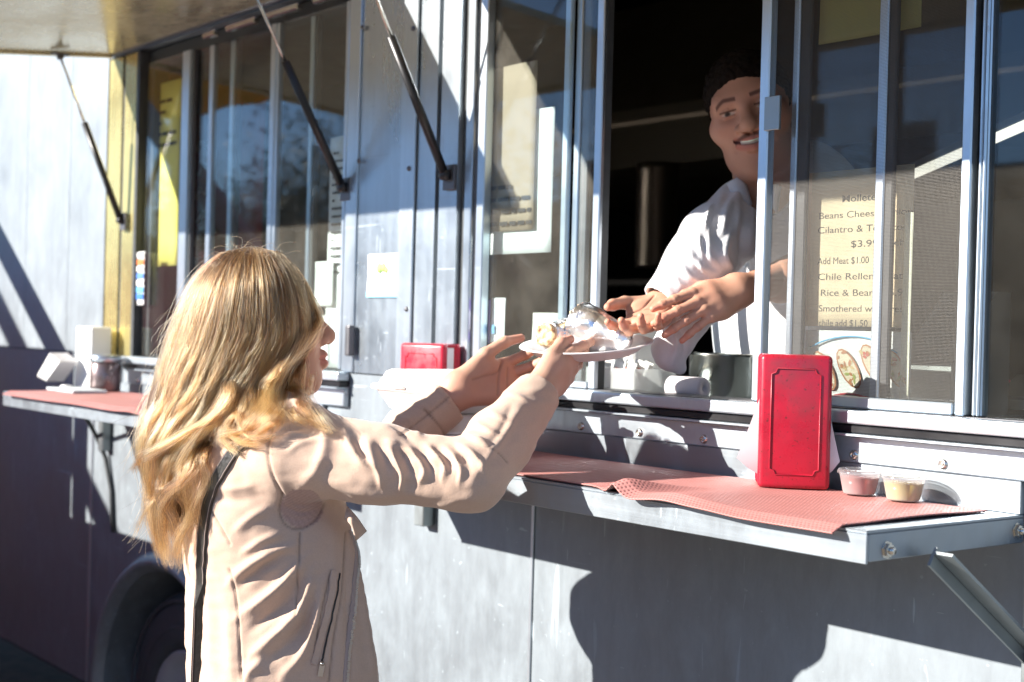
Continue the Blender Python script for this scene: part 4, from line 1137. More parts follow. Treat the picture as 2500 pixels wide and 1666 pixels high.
fbg = Field(P(470, 2080, 2.27) - 0.25, P(470, 2080, 2.27) + 0.25, 0.008); fbg.ell(P(470, 2110, 2.27), (0.13, 0.05, 0.11), TB); gv, gf = fbg.mesh(); np_mesh("bag_body", gv, gf, MT['leather'], bag)

# nearest depth of the jacket over the picture, so that hair lies on the cloth
_zb = np.full((220, 130), 9.0)
np.minimum.at(_zb, (np.clip((W_ / 10).astype(int), 0, 219), np.clip((U_ / 10).astype(int), 0, 129)), T_)
def over_cloth(u, v, t, lift=0.008):
    i, j = int(v / 10), int(u / 10)
    if 2 <= i < 217 and 2 <= j < 127:
        z = _zb[i - 1:i + 2, j - 1:j + 2].min()
        if z < 5: return min(t, z - lift)
    return t
# ------------------------------------------------------------------ her hair
HT = 2.31                                     # depth of the middle of the head
LV = np.array([598, 612, 640, 700, 760, 820, 880, 940, 1000, 1060, 1120, 1200, 1300, 1390.])
LL = np.array([590, 560, 512, 464, 436, 414, 396, 381, 362, 344, 340, 362, 378, 404.])     # back outline
LR = np.array([640, 668, 708, 748, 768, 776, 742, 706, 690, 650, 585, 530, 478, 446.])     # front outline
LD = np.array([.030, .055, .080, .100, .106, .106, .104, .100, .098, .096, .088, .075, .055, .035])
def hair_pt(s, v, layer):
    """s -1..1 from the back outline to the front one; layer 1 near side, -1 far side"""
    l = np.interp(v, LV, LL); r = np.interp(v, LV, LR); d = np.interp(v, LV, LD)
    u = (l + r) / 2 + s * (r - l) / 2
    drift = np.interp(v, [900, 1390], [0.0, 0.03])
    t = HT - (layer if layer > 0 else 0.55 * layer) * d * math.sqrt(max(0.0, 1 - min(1, abs(s)) ** 3.2)) - drift * (layer > 0)
    return u, v, t
strands = []; colr = []
def add_lock(ctrl, n, spread, tip=0.35, wave=8.0, wl=150.0, wstart=820.0, seed=0, fl=0.02, ncv=22, bury=0.0):
    """one lock of hair: control points (u, v, depth), n hairs about it"""
    g_ = np.random.default_rng(seed)
    near = np.mean([c_[2] for c_ in ctrl]) < HT
    c = curve2([(a_, b_, over_cloth(a_, b_, t_, 0.007 + 0.008 * g_.random()) if near and b_ > 985 else t_) for a_, b_, t_ in ctrl], ncv)
    q = np.linspace(0, 1, ncv)
    ph = g_.uniform(0, 6.28); ph2 = g_.uniform(0, 6.28)
    c[:, 2] += bury * np.clip(1 - q / 0.3, 0, 1) ** 1.5
    amp = wave * np.clip((c[:, 1] - wstart) / 160, 0, 1)
    wu = amp * np.sin(c[:, 1] * 2 * math.pi / wl + ph); wt = amp * 0.8 / 1500 * np.cos(c[:, 1] * 2 * math.pi / wl + ph)
    tint = g_.uniform(0, 1)
    for i in range(n):
        a = g_.normal(0, 1); b = g_.normal(0, 1); r = spread * (1 - (1 - tip) * q ** 1.5) * (1 if bury == 0 else np.clip(0.35 + q * 2.5, 0, 1))
        e = g_.normal(0, 1, 4)
        ln = 1 - abs(g_.normal(0, 0.07)) if g_.random() < 0.75 else g_.uniform(0.55, 1)
        qq = q * ln
        cu = np.interp(qq, q, c[:, 0] + wu + a * r); cvv = np.interp(qq, q, c[:, 1]); ct = np.interp(qq, q, c[:, 2] + wt + b * r / 1900.0)
        fz = fl * q ** 2 * 60
        cu = cu + fz * e[0] * 5 + 1.8 * np.sin(q * (9 + 4 * e[1]) + e[2] * 3) * q
        cvv = cvv + fz * e[3] * 3
        pts = np.stack([P(x, y, z) for x, y, z in zip(cu, cvv, ct)])
        strands.append(pts); colr.append((tint, g_.random()))
seed = 100
hr_ = np.random.default_rng(5)
ENDV = lambda s: 1385 - 40 * abs(s + 0.75) if s < -0.55 else (1300 if s < -0.3 else (1140 if s < 0.0 else (1075 if s < 0.35 else 1040)))
# near side and outline, from the parting down
for layer, ncl, nh, base in ((1, 96, 66, 0.0), (1, 60, 46, -0.012), (-1, 40, 26, 0.0)):
    for k in range(ncl):
        s = -0.99 + 1.98 * (k + hr_.uniform(0.1, 0.9)) / ncl
        ve = ENDV(s) - 20 + np.clip(hr_.normal(0, 28), -70, 30)
        top = 600 + 14 * abs(s) + hr_.uniform(0, 8)
        vs = [v for v in (top, 622, 655, 700, 760, 820, 880, 940, 1000, 1060, 1120, 1190, 1260, 1330, 1385) if v >= top and v < ve - 25] + [ve]
        jit = hr_.normal(0, 0.035)
        ctrl = []
        for v in vs:
            ss = np.clip(s * (0.80 + 0.20 * min(1, max(0, (v - 598)) / 22)) + jit * min(1, max(0, (v - 700) / 300)), -1.03, 1.02)
            u, v_, t = hair_pt(ss, v, layer)
            ctrl.append((u + hr_.normal(0, 2.5) * (v > 800), v_, t - base * (1 if layer > 0 else -1) - 0.004 * hr_.random()))
        add_lock(ctrl, nh, 6.0 if layer > 0 else 8.0, 0.45, wave=hr_.uniform(5, 13), wl=hr_.uniform(150, 230), wstart=830, seed=seed); seed += 1
for k in range(46):
    s0 = -1.0 + 1.1 * k / 46; v0 = 606 + 50 * abs(min(0, s0 + 0.15)) ** 1.2 + hr_.uniform(0, 14)
    vs = [v0 - 3, v0 + 24, v0 + 60, v0 + 110, v0 + 170, v0 + 240, v0 + 310]
    add_lock([hair_pt(np.clip(s0 + 0.02 * hr_.normal(), -1.02, 1), v, 1) for v in vs], 40, 6.5, 0.7, wave=5, wl=190, wstart=830, seed=seed); seed += 1
# face-framing lock swept back from the temple, curls at the neck, front lock over the collar
D1 = [([(735, 690, 2.235), (762, 745, 2.25), (772, 790, 2.25), (745, 830, 2.235), (705, 868, 2.215), (668, 915, 2.20), (650, 960, 2.20), (668, 1000, 2.21), (700, 1020, 2.22)], 120, 10),
      ([(742, 700, 2.24), (768, 760, 2.25), (766, 812, 2.25), (728, 850, 2.23), (690, 895, 2.21), (664, 945, 2.20), (655, 1000, 2.20), (640, 1045, 2.205)], 120, 9),
      ([(725, 720, 2.225), (740, 790, 2.225), (715, 850, 2.215), (690, 905, 2.205), (672, 960, 2.20), (682, 1010, 2.205), (665, 1050, 2.21)], 100, 9),
      ([(735, 850, 2.25), (735, 900, 2.25), (722, 950, 2.25), (738, 990, 2.255), (770, 1025, 2.26), (812, 1052, 2.265)], 110, 10),
      ([(715, 870, 2.24), (712, 930, 2.24), (705, 975, 2.24), (722, 1010, 2.245), (752, 1038, 2.25)], 90, 10),
      ([(752, 860, 2.29), (756, 920, 2.29), (752, 970, 2.29), (775, 1015, 2.285), (806, 1048, 2.28)], 90, 9),
      ([(560, 930, 2.20), (545, 985, 2.19), (505, 1030, 2.185), (455, 1062, 2.19), (400, 1090, 2.20), (345, 1120, 2.22)], 90, 8),
      ([(545, 880, 2.20), (560, 940, 2.19), (540, 1000, 2.185), (490, 1045, 2.185), (450, 1100, 2.19), (425, 1160, 2.20)], 120, 10),
      ([(600, 900, 2.20), (612, 950, 2.195), (596, 990, 2.19), (560, 1030, 2.185), (548, 1075, 2.19), (575, 1105, 2.19)], 100, 9),
      ([(620, 960, 2.205), (585, 1000, 2.19), (565, 1040, 2.185), (590, 1080, 2.18), (630, 1085, 2.185)], 90, 8),
      ([(575, 1010, 2.19), (545, 1050, 2.18), (550, 1090, 2.18), (585, 1112, 2.18)], 70, 7),
      ([(420, 1000, 2.24), (395, 1050, 2.24), (362, 1095, 2.25), (335, 1125, 2.26), (322, 1150, 2.27)], 80, 8),
      ([(470, 1080, 2.195), (440, 1140, 2.19), (452, 1200, 2.19), (470, 1250, 2.195), (440, 1310, 2.20), (425, 1370, 2.21)], 130, 12),
      ([(500, 1060, 2.19), (480, 1120, 2.185), (450, 1170, 2.185), (410, 1210, 2.20), (395, 1270, 2.21), (405, 1340, 2.22)], 130, 12),
      ([(430, 1100, 2.21), (405, 1160, 2.21), (395, 1220, 2.21), (425, 1280, 2.205), (440, 1330, 2.21), (420, 1390, 2.215)], 120, 11),
      ([(520, 1050, 2.19), (505, 1110, 2.18), (498, 1170, 2.18), (480, 1230, 2.185), (478, 1290, 2.19)], 90, 9),
      ([(640, 985, 2.2), (625, 1020, 2.19), (590, 1050, 2.18), (560, 1062, 2.18), (530, 1080, 2.18)], 110, 10),
      ([(660, 1000, 2.2), (668, 1030, 2.19), (640, 1058, 2.18), (600, 1075, 2.18), (570, 1090, 2.18)], 110, 9),
      ([(600, 960, 2.2), (590, 1010, 2.19), (600, 1050, 2.18), (640, 1070, 2.18), (668, 1060, 2.18)], 90, 9),
      ([(400, 1190, 2.22), (375, 1230, 2.23), (350, 1265, 2.235), (318, 1322, 2.24)], 16, 6)]
for c, n, sp_ in D1:
    for rep in range(2):
        add_lock([(u + hr_.normal(0, 5), v + hr_.normal(0, 4), t) for u, v, t in c], n // 2 + 12, sp_, 0.4, wave=3, wl=140, wstart=900, seed=seed, fl=0.03, bury=0.045); seed += 1
# loose single hairs
for k in range(150):
    s = hr_.uniform(-1, 0.9); u, v, t = hair_pt(s, hr_.uniform(600, 760), 1 if hr_.random() < 0.7 else -1)
    if v < 640: e = (u + hr_.normal(0, 40), v - abs(hr_.normal(8, 14)), t)
    else: e = (u + hr_.normal(-20, 35) * (1 if s < 0 else -0.6), v + hr_.uniform(30, 160), t - 0.012)
    add_lock([(u, v + 6, t), ((u + e[0]) / 2 + hr_.normal(0, 14), (v + e[1]) / 2 - 10, t - 0.008), e], 1, 3, 1, wave=0, seed=seed, fl=0.05, ncv=12); seed += 1
for k in range(110):
    v = hr_.uniform(800, 1300); u, v, t = hair_pt(-1.0, v, 1)
    add_lock([(u + 15, v - 60, t), (u + hr_.normal(-5, 10), v - 20, t), (u + hr_.normal(-22, 18), v + hr_.uniform(10, 80), t - 0.01)], 1, 4, 1, wave=0, seed=seed, fl=0.05, ncv=12); seed += 1
hc = bpy.data.hair_curves.new("hair_strands")
hc.add_curves([len(s) for s in strands])
allp = np.concatenate(strands).astype(np.float32)
hc.attributes["position"].data.foreach_set("vector", allp.ravel())
rad = np.concatenate([0.00021 * (1 - 0.55 * np.linspace(0, 1, len(s)) ** 2) for s in strands]).astype(np.float32)
ra = hc.attributes.get("radius") or hc.attributes.new("radius", 'FLOAT', 'POINT')
ra.data.foreach_set("value", rad)
ti = hc.attributes.new("tint", 'FLOAT', 'CURVE'); ti.data.foreach_set("value", np.array([0.7 * a + 0.3 * b for a, b in colr], np.float32))
mh = Mat("blonde_hair"); mh.n.remove(mh.b)
ph_ = mh.n.new("ShaderNodeBsdfHairPrincipled"); ph_.parametrization = 'COLOR'
hi_ = mh.n.new("ShaderNodeHairInfo"); tt = mh.attr("tint")
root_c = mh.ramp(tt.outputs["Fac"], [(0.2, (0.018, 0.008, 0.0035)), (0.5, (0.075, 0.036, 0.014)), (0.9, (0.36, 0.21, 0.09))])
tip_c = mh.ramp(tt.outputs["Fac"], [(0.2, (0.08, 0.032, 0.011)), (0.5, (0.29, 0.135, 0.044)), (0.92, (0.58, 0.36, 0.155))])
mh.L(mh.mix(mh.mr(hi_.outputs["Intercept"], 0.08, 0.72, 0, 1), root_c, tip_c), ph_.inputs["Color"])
ph_.inputs["Roughness"].default_value = 0.30; ph_.inputs["Radial Roughness"].default_value = 0.42; ph_.inputs["Random Roughness"].default_value = 0.2
mh.L(ph_.outputs[0], mh.o.inputs[0])
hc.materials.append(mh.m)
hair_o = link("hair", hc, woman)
# mass of hair beneath the strands
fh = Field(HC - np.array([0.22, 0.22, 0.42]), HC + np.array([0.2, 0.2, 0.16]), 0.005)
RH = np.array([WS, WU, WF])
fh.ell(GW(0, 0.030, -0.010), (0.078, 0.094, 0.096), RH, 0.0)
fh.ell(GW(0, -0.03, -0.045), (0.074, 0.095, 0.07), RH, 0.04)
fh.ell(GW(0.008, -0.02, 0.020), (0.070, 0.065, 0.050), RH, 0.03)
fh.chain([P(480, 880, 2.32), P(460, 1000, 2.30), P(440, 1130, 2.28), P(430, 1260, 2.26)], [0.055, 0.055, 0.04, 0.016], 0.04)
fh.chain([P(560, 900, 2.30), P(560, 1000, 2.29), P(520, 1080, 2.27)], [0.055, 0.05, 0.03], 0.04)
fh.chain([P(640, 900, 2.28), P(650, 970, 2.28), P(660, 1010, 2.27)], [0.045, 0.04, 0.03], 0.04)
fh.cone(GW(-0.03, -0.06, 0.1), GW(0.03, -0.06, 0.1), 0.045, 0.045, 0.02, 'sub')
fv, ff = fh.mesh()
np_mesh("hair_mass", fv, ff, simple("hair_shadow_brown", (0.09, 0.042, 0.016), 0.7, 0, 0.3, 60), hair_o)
# ------------------------------------------------------------------ the cook at the window
man = thing("person", "smiling man in a white shirt leaning out of the serving window", "person", tuple(P(1850, 700, 2.6)))
_y, _r = math.radians(16), math.radians(14)
MF = unit(-CF * math.cos(_y) - CR * math.sin(_y) - 0.06 * CU)
MU = unit(CU * math.cos(_r) - CR * math.sin(_r)); MU = unit(MU - MF * (MU @ MF)); MS = np.cross(MU, MF)     # MS: his left, to the right in the picture
MC = P(1834, 277, 2.60); MK = 0.98
fm_, GM = head_field(MC, MS, MU, MF, MK, 0.0014, smile=1.0, ear=0.2)
fm_.cone(GM(0, -0.06, -0.02), P(1880, 520, 2.68), 0.056, 0.062, 0.03)
mv, mf = fm_.mesh()
l = np.stack([(mv - MC) @ MS, (mv - MC) @ MU, (mv - MC) @ MF], 1) / MK
tn = np.ones((len(mv), 3))
def paint(mask, c): 
    global tn
    tn = tn * (1 + (np.array(c) - 1) * np.clip(mask, 0, 1)[:, None])
ax, u_, w_ = np.abs(l[:, 0]), l[:, 1], l[:, 2]
front = w_ > 0.045
paint(np.exp(-((u_ - (0.0215 + 0.10 * np.clip(ax - 0.012, 0, 1) - 3.0 * np.clip(ax - 0.034, 0, 1) ** 1.35)) / 0.0042) ** 4) * (ax > 0.013) * (ax < 0.052) * front, (0.26, 0.22, 0.22))
eyem = np.exp(-(((ax - 0.032) / 0.0125) ** 2 + ((u_ + 0.0012) / 0.0034) ** 2) ** 3) * (w_ > 0.074)
paint(eyem, (1.5, 2.2, 2.6)); paint(np.exp(-(((l[:, 0] - np.sign(l[:, 0]) * 0.032 + 0.002) / 0.0058) ** 2 + ((u_ + 0.0008) / 0.0046) ** 2) ** 3) * (w_ > 0.07), (0.06, 0.04, 0.03))
paint(np.exp(-((u_ - 0.0035) / 0.0018) ** 2) * (np.abs(ax - 0.032) < 0.016) * (w_ > 0.068), (0.25, 0.2, 0.2))
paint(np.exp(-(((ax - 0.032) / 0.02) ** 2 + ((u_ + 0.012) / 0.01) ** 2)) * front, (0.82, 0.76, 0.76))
um = u_ - 0.008
lipm = (np.exp(-((um + 0.0635 - 6.0 * ax ** 2 * 0.9) / 0.0042) ** 4) + np.exp(-((um + 0.0785 - 9.0 * ax ** 2) / 0.0062) ** 4)) * (ax < 0.034) * (w_ > 0.066)
paint(lipm, (0.95, 0.66, 0.68))
mouth = np.exp(-((um + 0.0702 - 8.5 * ax ** 2) / 0.0036) ** 4) * (ax < 0.036) * (w_ > 0.06)
paint(mouth, (0.25, 0.12, 0.12)); paint(np.exp(-((um + 0.0692 - 8.5 * ax ** 2) / 0.0027) ** 4) * (ax < 0.023) * (w_ > 0.065), (3.6, 12.5, 15.5))
paint(0.8 * np.exp(-((um + 0.0555 + 0.25 * np.clip(ax - 0.008, 0, 1) + 10 * np.clip(ax - 0.02, 0, 1) ** 2) / 0.0042) ** 4) * (ax > 0.003) * (ax < 0.034) * (w_ > 0.065), (0.2, 0.18, 0.18))
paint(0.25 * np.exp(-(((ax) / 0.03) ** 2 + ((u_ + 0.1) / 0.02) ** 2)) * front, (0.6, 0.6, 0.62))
paint(0.5 * np.exp(-(((ax - 0.045) / 0.02) ** 2 + ((u_ + 0.03) / 0.02) ** 2)) * front, (1.12, 0.92, 0.92))
# hands
WRM_R, WRM_L = P(1610, 750, 2.47), P(1796, 712, 2.43)
hmr = hand(WRM_R, -0.40 * CR - 0.80 * CF - 0.36 * CU, -0.9 * CU + 0.38 * CF, 1,
           [(8, 10, 18, 12), (2, 14, 22, 16), (-6, 18, 26, 18), (-14, 20, 28, 18)],
           [(0.06, 0.14, -0.04), (0.26, 0.30, -0.10), (0.46, 0.36, -0.14), (0.60, 0.36, -0.17)], 0.162, forearm=P(1680, 700, 2.50))
hml = hand(WRM_L, -0.78 * CR - 0.30 * CU - 0.50 * CF, -0.75 * CF + 0.45 * CU + 0.3 * CR, -1,
           [(3, 4, 8, 6), (0, 8, 10, 8), (-4, 14, 14, 8), (-9, 20, 16, 10)],
           [(0.07, 0.12, -0.05), (0.28, 0.22, -0.11), (0.48, 0.22, -0.15), (0.64, 0.17, -0.17)], 0.160, forearm=P(1905, 680, 2.50))
fbm = Field(P(1930, 640, 2.75) - 0.32, P(1930, 640, 2.75) + 0.32, 0.008)
fbm.ell(P(1930, 640, 2.75), (0.12, 0.10, 0.2), None, 0); fbm.cone(P(1880, 540, 2.69), P(1900, 600, 2.72), 0.06, 0.08, 0.04); fbm.cone(P(1905, 690, 2.50), P(2010, 640, 2.66), 0.038, 0.045, 0.02)
bmv, bmf = fbm.mesh()
V, Fc = joinm([(mv, mf), hmr[:2], hml[:2], (bmv, bmf)])
np_mesh("body", V, Fc, MT['skin_m'], man, True, {"tone": np.concatenate([np.clip(tn, 0.02, 12), hmr[2], hml[2], np.ones((len(bmv), 3))])})
# short dark hair
fc = Field(MC - 0.2, MC + 0.2, 0.003)
RM = np.array([MS, MU, MF])
fc.ell(GM(0, 0.037, -0.015), np.array([0.0795, 0.0835, 0.106]) * MK, RM, 0.0); fc.half(GM(0, 0.058, 0.085), MF * 0.60 - MU * 0.80, 0.006); fc.half(GM(0, -0.03, 0), -MU, 0.01)
cv_, cf_ = fc.mesh(); cv_ = cv_ + vnormals(cv_, cf_) * np.array([0.0035 * mnoise.noise(Vector(p) * 90) + 0.003 * mnoise.noise(Vector(p) * 210) for p in cv_])[:, None]; np_mesh("hair", cv_, cf_, simple("black_hair", (0.014, 0.0095, 0.007), 0.8, 0, 0.3, 90, 0.5, 300, Specular_IOR_Level=0.12), man)
# white shirt
ts = Field(P(1850, 650, 2.70) - np.array([0.50, 0.45, 0.50]), P(1850, 650, 2.70) + np.array([0.45, 0.45, 0.36]), 0.0036)
TORSO = P(1945, 720, 2.76)
ts.ell(TORSO, (0.185, 0.135, 0.30), None, 0.0); ts.ell(P(1975, 900, 2.86), (0.18, 0.14, 0.3), None, 0.08)
ts.cone(P(1880, 500, 2.675), P(1900, 560, 2.70), 0.066, 0.09, 0.05)
ts.chain([P(1812, 520, 2.655), P(1745, 590, 2.56), P(1705, 640, 2.50), P(1618, 733, 2.47)], [0.062, 0.058, 0.050, 0.038], 0.04)
ts.cone(P(1990, 520, 2.80), P(2080, 640, 2.72), 0.06, 0.055, 0.04); ts.cone(P(2080, 640, 2.72), P(1985, 668, 2.60), 0.055, 0.05, 0.03)
dcf = unit(P(1618, 733, 2.47) - P(1705, 640, 2.50))
ts.cyl(P(1618, 733, 2.47) + dcf * 0.006, P(1618, 733, 2.47) + dcf * 0.09, 0.06, 0.003); ts.cyl(P(1618, 733, 2.47) - dcf * 0.04, P(1618, 733, 2.47) + dcf * 0.02, 0.031, 0.003)
ts.chain([P(1690, 790, 2.50), P(1650, 830, 2.485), P(1632, 872, 2.48)], [0.022, 0.030, 0.024], 0.02); ts.cone(P(1660, 900, 2.49), P(1615, 850, 2.48), 0.012, 0.018, 0.015); ts.cone(P(1690, 790, 2.50), P(1740, 740, 2.56), 0.024, 0.03, 0.02)
ts.cone(P(1866, 455, 2.60), P(1870, 400, 2.58), 0.055, 0.058, 0.004, 'sub')
sv, sf = ts.mesh(); sv = smooth(sv, sf, 2); sn = vnormals(sv, sf)
for line, w, a, sk in [([(1800, 470), (1770, 520), (1760, 580)], 12, 0.010, 0.4), ([(1770, 465), (1735, 520), (1715, 575)], 12, 0.008, 0.4), ([(1735, 500), (1722, 560), (1730, 620)], 11, 0.009, 0.4), ([(1700, 560), (1712, 610), (1745, 650)], 11, 0.009, 0.4), ([(1680, 600), (1695, 640), (1725, 668)], 10, 0.008, 0.4),
                       ([(1658, 640), (1680, 672), (1712, 690)], 9, 0.007, 0.4), ([(1640, 670), (1660, 695), (1690, 706)], 8, 0.006, 0.3), ([(1622, 700), (1640, 718), (1668, 722)], 7, 0.004, 0.3), ([(1812, 440), (1800, 500), (1808, 560)], 10, 0.006, 0.2), ([(1785, 560), (1765, 620), (1790, 670)], 12, 0.009, 0.4), ([(1838, 500), (1832, 600), (1836, 700)], 12, 0.008, 0.3),
                       ([(1752, 480), (1728, 540), (1722, 600)], 7, -0.008, 0), ([(1715, 590), (1728, 632), (1752, 660)], 7, -0.008, 0), ([(1690, 625), (1705, 658), (1728, 680)], 6, -0.006, 0), ([(1815, 520), (1812, 620), (1818, 700)], 9, -0.008, 0), ([(1640, 800), (1650, 840), (1640, 885)], 8, 0.006, 0.3), ([(1660, 800), (1672, 850), (1660, 890)], 6, -0.005, 0)]:
    sv = crease(sv, sn, line, w, a, sk)
sv = smooth(sv, sf, 1, 0.3)
mw = Mat("white_cotton"); nz = mw.noise(60, 4); mw.set(Base_Color=mw.mix(mw.mr(nz, 0.3, 0.7, 0, 1), (0.68, 0.69, 0.72), (0.74, 0.74, 0.76)), Roughness=0.85, Normal=mw.bump(mw.noise(25, 5), 0.35, 0.006), Sheen_Weight=0.1)
shirt = np_mesh("shirt", sv, sf, mw.m, man)
for s in (-1, 1):
    cl = MB(); a = P(1840 + 26 * s, 425, 2.60); b = P(1855 + 20 * s, 500, 2.595)
    cl.grid(lambda q, t: a * (1 - q) + b * q + CR * s * 0.03 * t * (1 - 0.5 * q) - CU * 0.018 * t - CF * 0.01 * math.sin(3 * t), 6, 4); co_ = cl.build("collar", mw.m, shirt); co_.modifiers.new("thickness", 'SOLIDIFY').thickness = 0.002
fl_ = Field(np.array([-2.2, 0.3, 0.6]), np.array([-1.1, 1.4, 1.45]), 0.01)
for s in (-1, 1):
    o = P(1990, 1100, 2.95) + np.array([0.09 * s, 0, 0]); fl_.chain([o, np.array([o[0], o[1] + 0.02, 0.66])], [0.095, 0.06], 0.03)
lv, lf = fl_.mesh(); np_mesh("trousers", lv, lf, MT['black'], man)
# ------------------------------------------------------------------ plate and foil-wrapped burritos
PN = unit(CU - 0.14 * CF - 0.05 * CR); PA = unit(CR - PN * (CR @ PN)); PB = np.cross(PN, PA)
PC = P(1432, 862, 2.42)
plate = thing("plate", "white foam plate held out by the woman under two foil burritos", "plate", tuple(PC))
pm = MB()
prof = [(0.0, 0.0), (0.074, 0.0), (0.084, 0.004), (0.098, 0.015), (0.112, 0.0175), (0.1135, 0.0155), (0.1, 0.0115), (0.086, 0.0005), (0.076, -0.0035), (0.0, -0.0035)]
pm.lathe(prof, PC, PN, 64)
pm.build("dish", MT['white_foam'], plate)
def foil_mat():
    m = Mat("aluminium_foil"); n1 = m.noise(45, 4)
    m.set(Base_Color=(0.88, 0.88, 0.89), Metallic=1.0, Roughness=m.mr(n1, 0.3, 0.7, 0.26, 0.42))
    return m.m
MT['foil'] = foil_mat()
def filling_mat():
    m = Mat("burrito_filling"); a = m.noise(110, 3); b = m.noise(60, 2)
    c = m.ramp(a, [(0.3, (0.22, 0.08, 0.03)), (0.45, (0.55, 0.33, 0.16)), (0.6, (0.72, 0.58, 0.36)), (0.75, (0.62, 0.20, 0.07))])
    m.set(Base_Color=m.mix(m.mr(b, 0.45, 0.6, 0, 0.6), c, (0.75, 0.62, 0.36)), Roughness=0.6, Normal=m.bump(a, 0.6, 0.004)); return m.m
MT['filling'] = filling_mat(); MT['tortilla'] = simple("tortilla", (0.72, 0.58, 0.40), 0.7, 0, 0.25, 60)
def burrito(label, a, b, ra, rb, sd, fr=0.72):
    t = thing("burrito", label, "burrito", tuple(a), "foil burritos on the plate")
    f = Field(np.minimum(a, b) - 0.06, np.maximum(a, b) + 0.06, 0.0036)
    f.cone(a, b, ra, rb, 0.0); f.half(a, a - b, 0.004)
    V, F = f.mesh(); N = vnormals(V, F)
    o = Vector((sd * 7.1, sd * 3.3, 0))
    d = []
    for p in V:
        q = Vector(p) * 30 + o
        c = mnoise.voronoi(q)[0]
        d.append(0.0046 * (c[1] - c[0]) - 0.002 + 0.0012 * mnoise.noise(Vector(p) * 60 + o) + 0.0012 * (1 - abs(mnoise.noise(Vector(p) * 30 + o)) * 2))
    V = V + N * np.array(d)[:, None]
    np_mesh("foil_wrap", V, F, MT['foil'], t, False)
    ax = unit(a - b)
    f = Field(a - 0.06, a + 0.06, 0.0016); f.cyl(a - ax * 0.012, a + ax * 0.001, ra * 0.84, 0.006, 'add'); V, F = f.mesh(); np_mesh("tortilla", V, F, MT['tortilla'], t)
    f = Field(a - 0.06, a + 0.06, 0.0016); g_ = np.random.default_rng(sd); s = unit(np.cross(ax, _up)); u = np.cross(s, ax)
    for _ in range(70):
        r, an = ra * fr * math.sqrt(g_.random()), g_.random() * 6.28
        f.ell(a + ax * 0.004 + s * r * math.cos(an) + u * r * math.sin(an), g_.uniform(0.002, 0.0055, 3), None, 0.003)
    V, F = f.mesh(); np_mesh("filling", V, F, MT['filling'], t)
    return t
burrito("larger foil burrito half with its pointed end toward the cook", P(1417, 796, 2.44), P(1512, 824, 2.385), 0.045, 0.024, 3, 0.8)
burrito("smaller foil burrito half with its cut end toward the woman", P(1335, 818, 2.41), P(1392, 810, 2.46), 0.026, 0.024, 5)
sc_ = MB(); sc_.tube(curve2([P(1408, 800, 2.39), P(1398, 815, 2.39), P(1402, 830, 2.395)], 8), 0.006, 8)

# ------------------------------------------------------------------ mats on the shelves
def mat_mat():
    m = Mat("red_mesh_mat"); at = m.attr("tone"); c = m.noise(6, 3)
    m.set(Base_Color=m.mix(1.0, m.mix(m.mr(c, 0.3, 0.7, 0, 1), (0.45, 0.185, 0.165), (0.50, 0.225, 0.205)), at.outputs["Color"], 'MULTIPLY'), Roughness=0.55, Specular_IOR_Level=0.5); return m.m
MT['mat'] = mat_mat()
def shelf_mat(label, x0, x1, zt, pitch, fold, seed):
    t = thing("shelf_mat", label, "mat", ((x0 + x1) / 2, -0.18, zt), "red mesh mats on the shelves")
    y0, y1 = -0.362, -0.035
    nx = int((x1 - x0) / (pitch / 4)); ny = int((y1 - y0) / (pitch / 4))
    X, Y = np.meshgrid(np.linspace(x0, x1, nx + 1), np.linspace(y0, y1, ny + 1), indexing='ij')
    skew = 0.012 * np.sin(2.2 * (X - x0)) * (Y < -0.2)
    if fold is not None: Y = np.where(Y < -0.30, Y + np.clip((fold + 0.0 - X) * 0.35, -0.0, 0.028) * np.clip((-0.30 - Y) / 0.06, 0, 1), Y)
    Z = zt + 0.0022 + 0.0022 * np.clip(np.sin(9 * X + 2) * np.sin(14 * Y + 1), 0, 1) + 0.003 * np.exp(-((X - x1 + 0.32 + 0.6 * (Y + 0.2)) / 0.05) ** 2) * (Y < -0.08)
    if fold is not None:
        Z += 0.017 * np.exp(-((X - fold - 0.35 * (Y + 0.34)) / 0.020) ** 2) * np.clip((-0.20 - Y) / 0.13, 0, 1) ** 1.3
        Z += 0.006 * np.exp(-((X - fold - 0.10 - 0.3 * (Y + 0.34)) / 0.045) ** 2) * np.clip((-0.12 - Y) / 0.2, 0, 1)
    over = np.clip(SHY - 0.001 - Y, 0, 1)
    Z -= over * 0.42; 
    k = 2 * math.pi / pitch
    row = np.floor((Y - y0) / (pitch * 0.8))
    hx = np.cos(k * X + math.pi * row); hy = np.cos(k / 0.8 * (Y - y0))
    hole = np.clip(0.5 * (1 + hx) * 0.5 * (1 - hy) * 1.9 - 0.25, 0, 1)
    Z -= 0.0014 * hole
    tone = 1 - 0.80 * hole
    V = np.stack([X, Y, Z], -1).reshape(-1, 3); idx = np.arange(V.shape[0]).reshape(nx + 1, ny + 1)
    F = np.stack([idx[:-1, :-1], idx[1:, :-1], idx[1:, 1:], idx[:-1, 1:]], -1).reshape(-1, 4)
    o = np_mesh("mesh_sheet", V, F, MT['mat'], t, True, {"tone": np.repeat(tone.reshape(-1, 1), 3, 1)})
    md = o.modifiers.new("thickness", 'SOLIDIFY'); md.thickness = 0.0018; md.offset = 1
    return t
shelf_mat("long red mesh mat with a raised fold under the big red napkin dispenser", -2.44, -1.115, 1.2712, 0.0062, -1.505, 1)
shelf_mat("red mesh mat on the far shelf behind the woman", -4.06, -2.98, 1.2892, 0.012, None, 2)

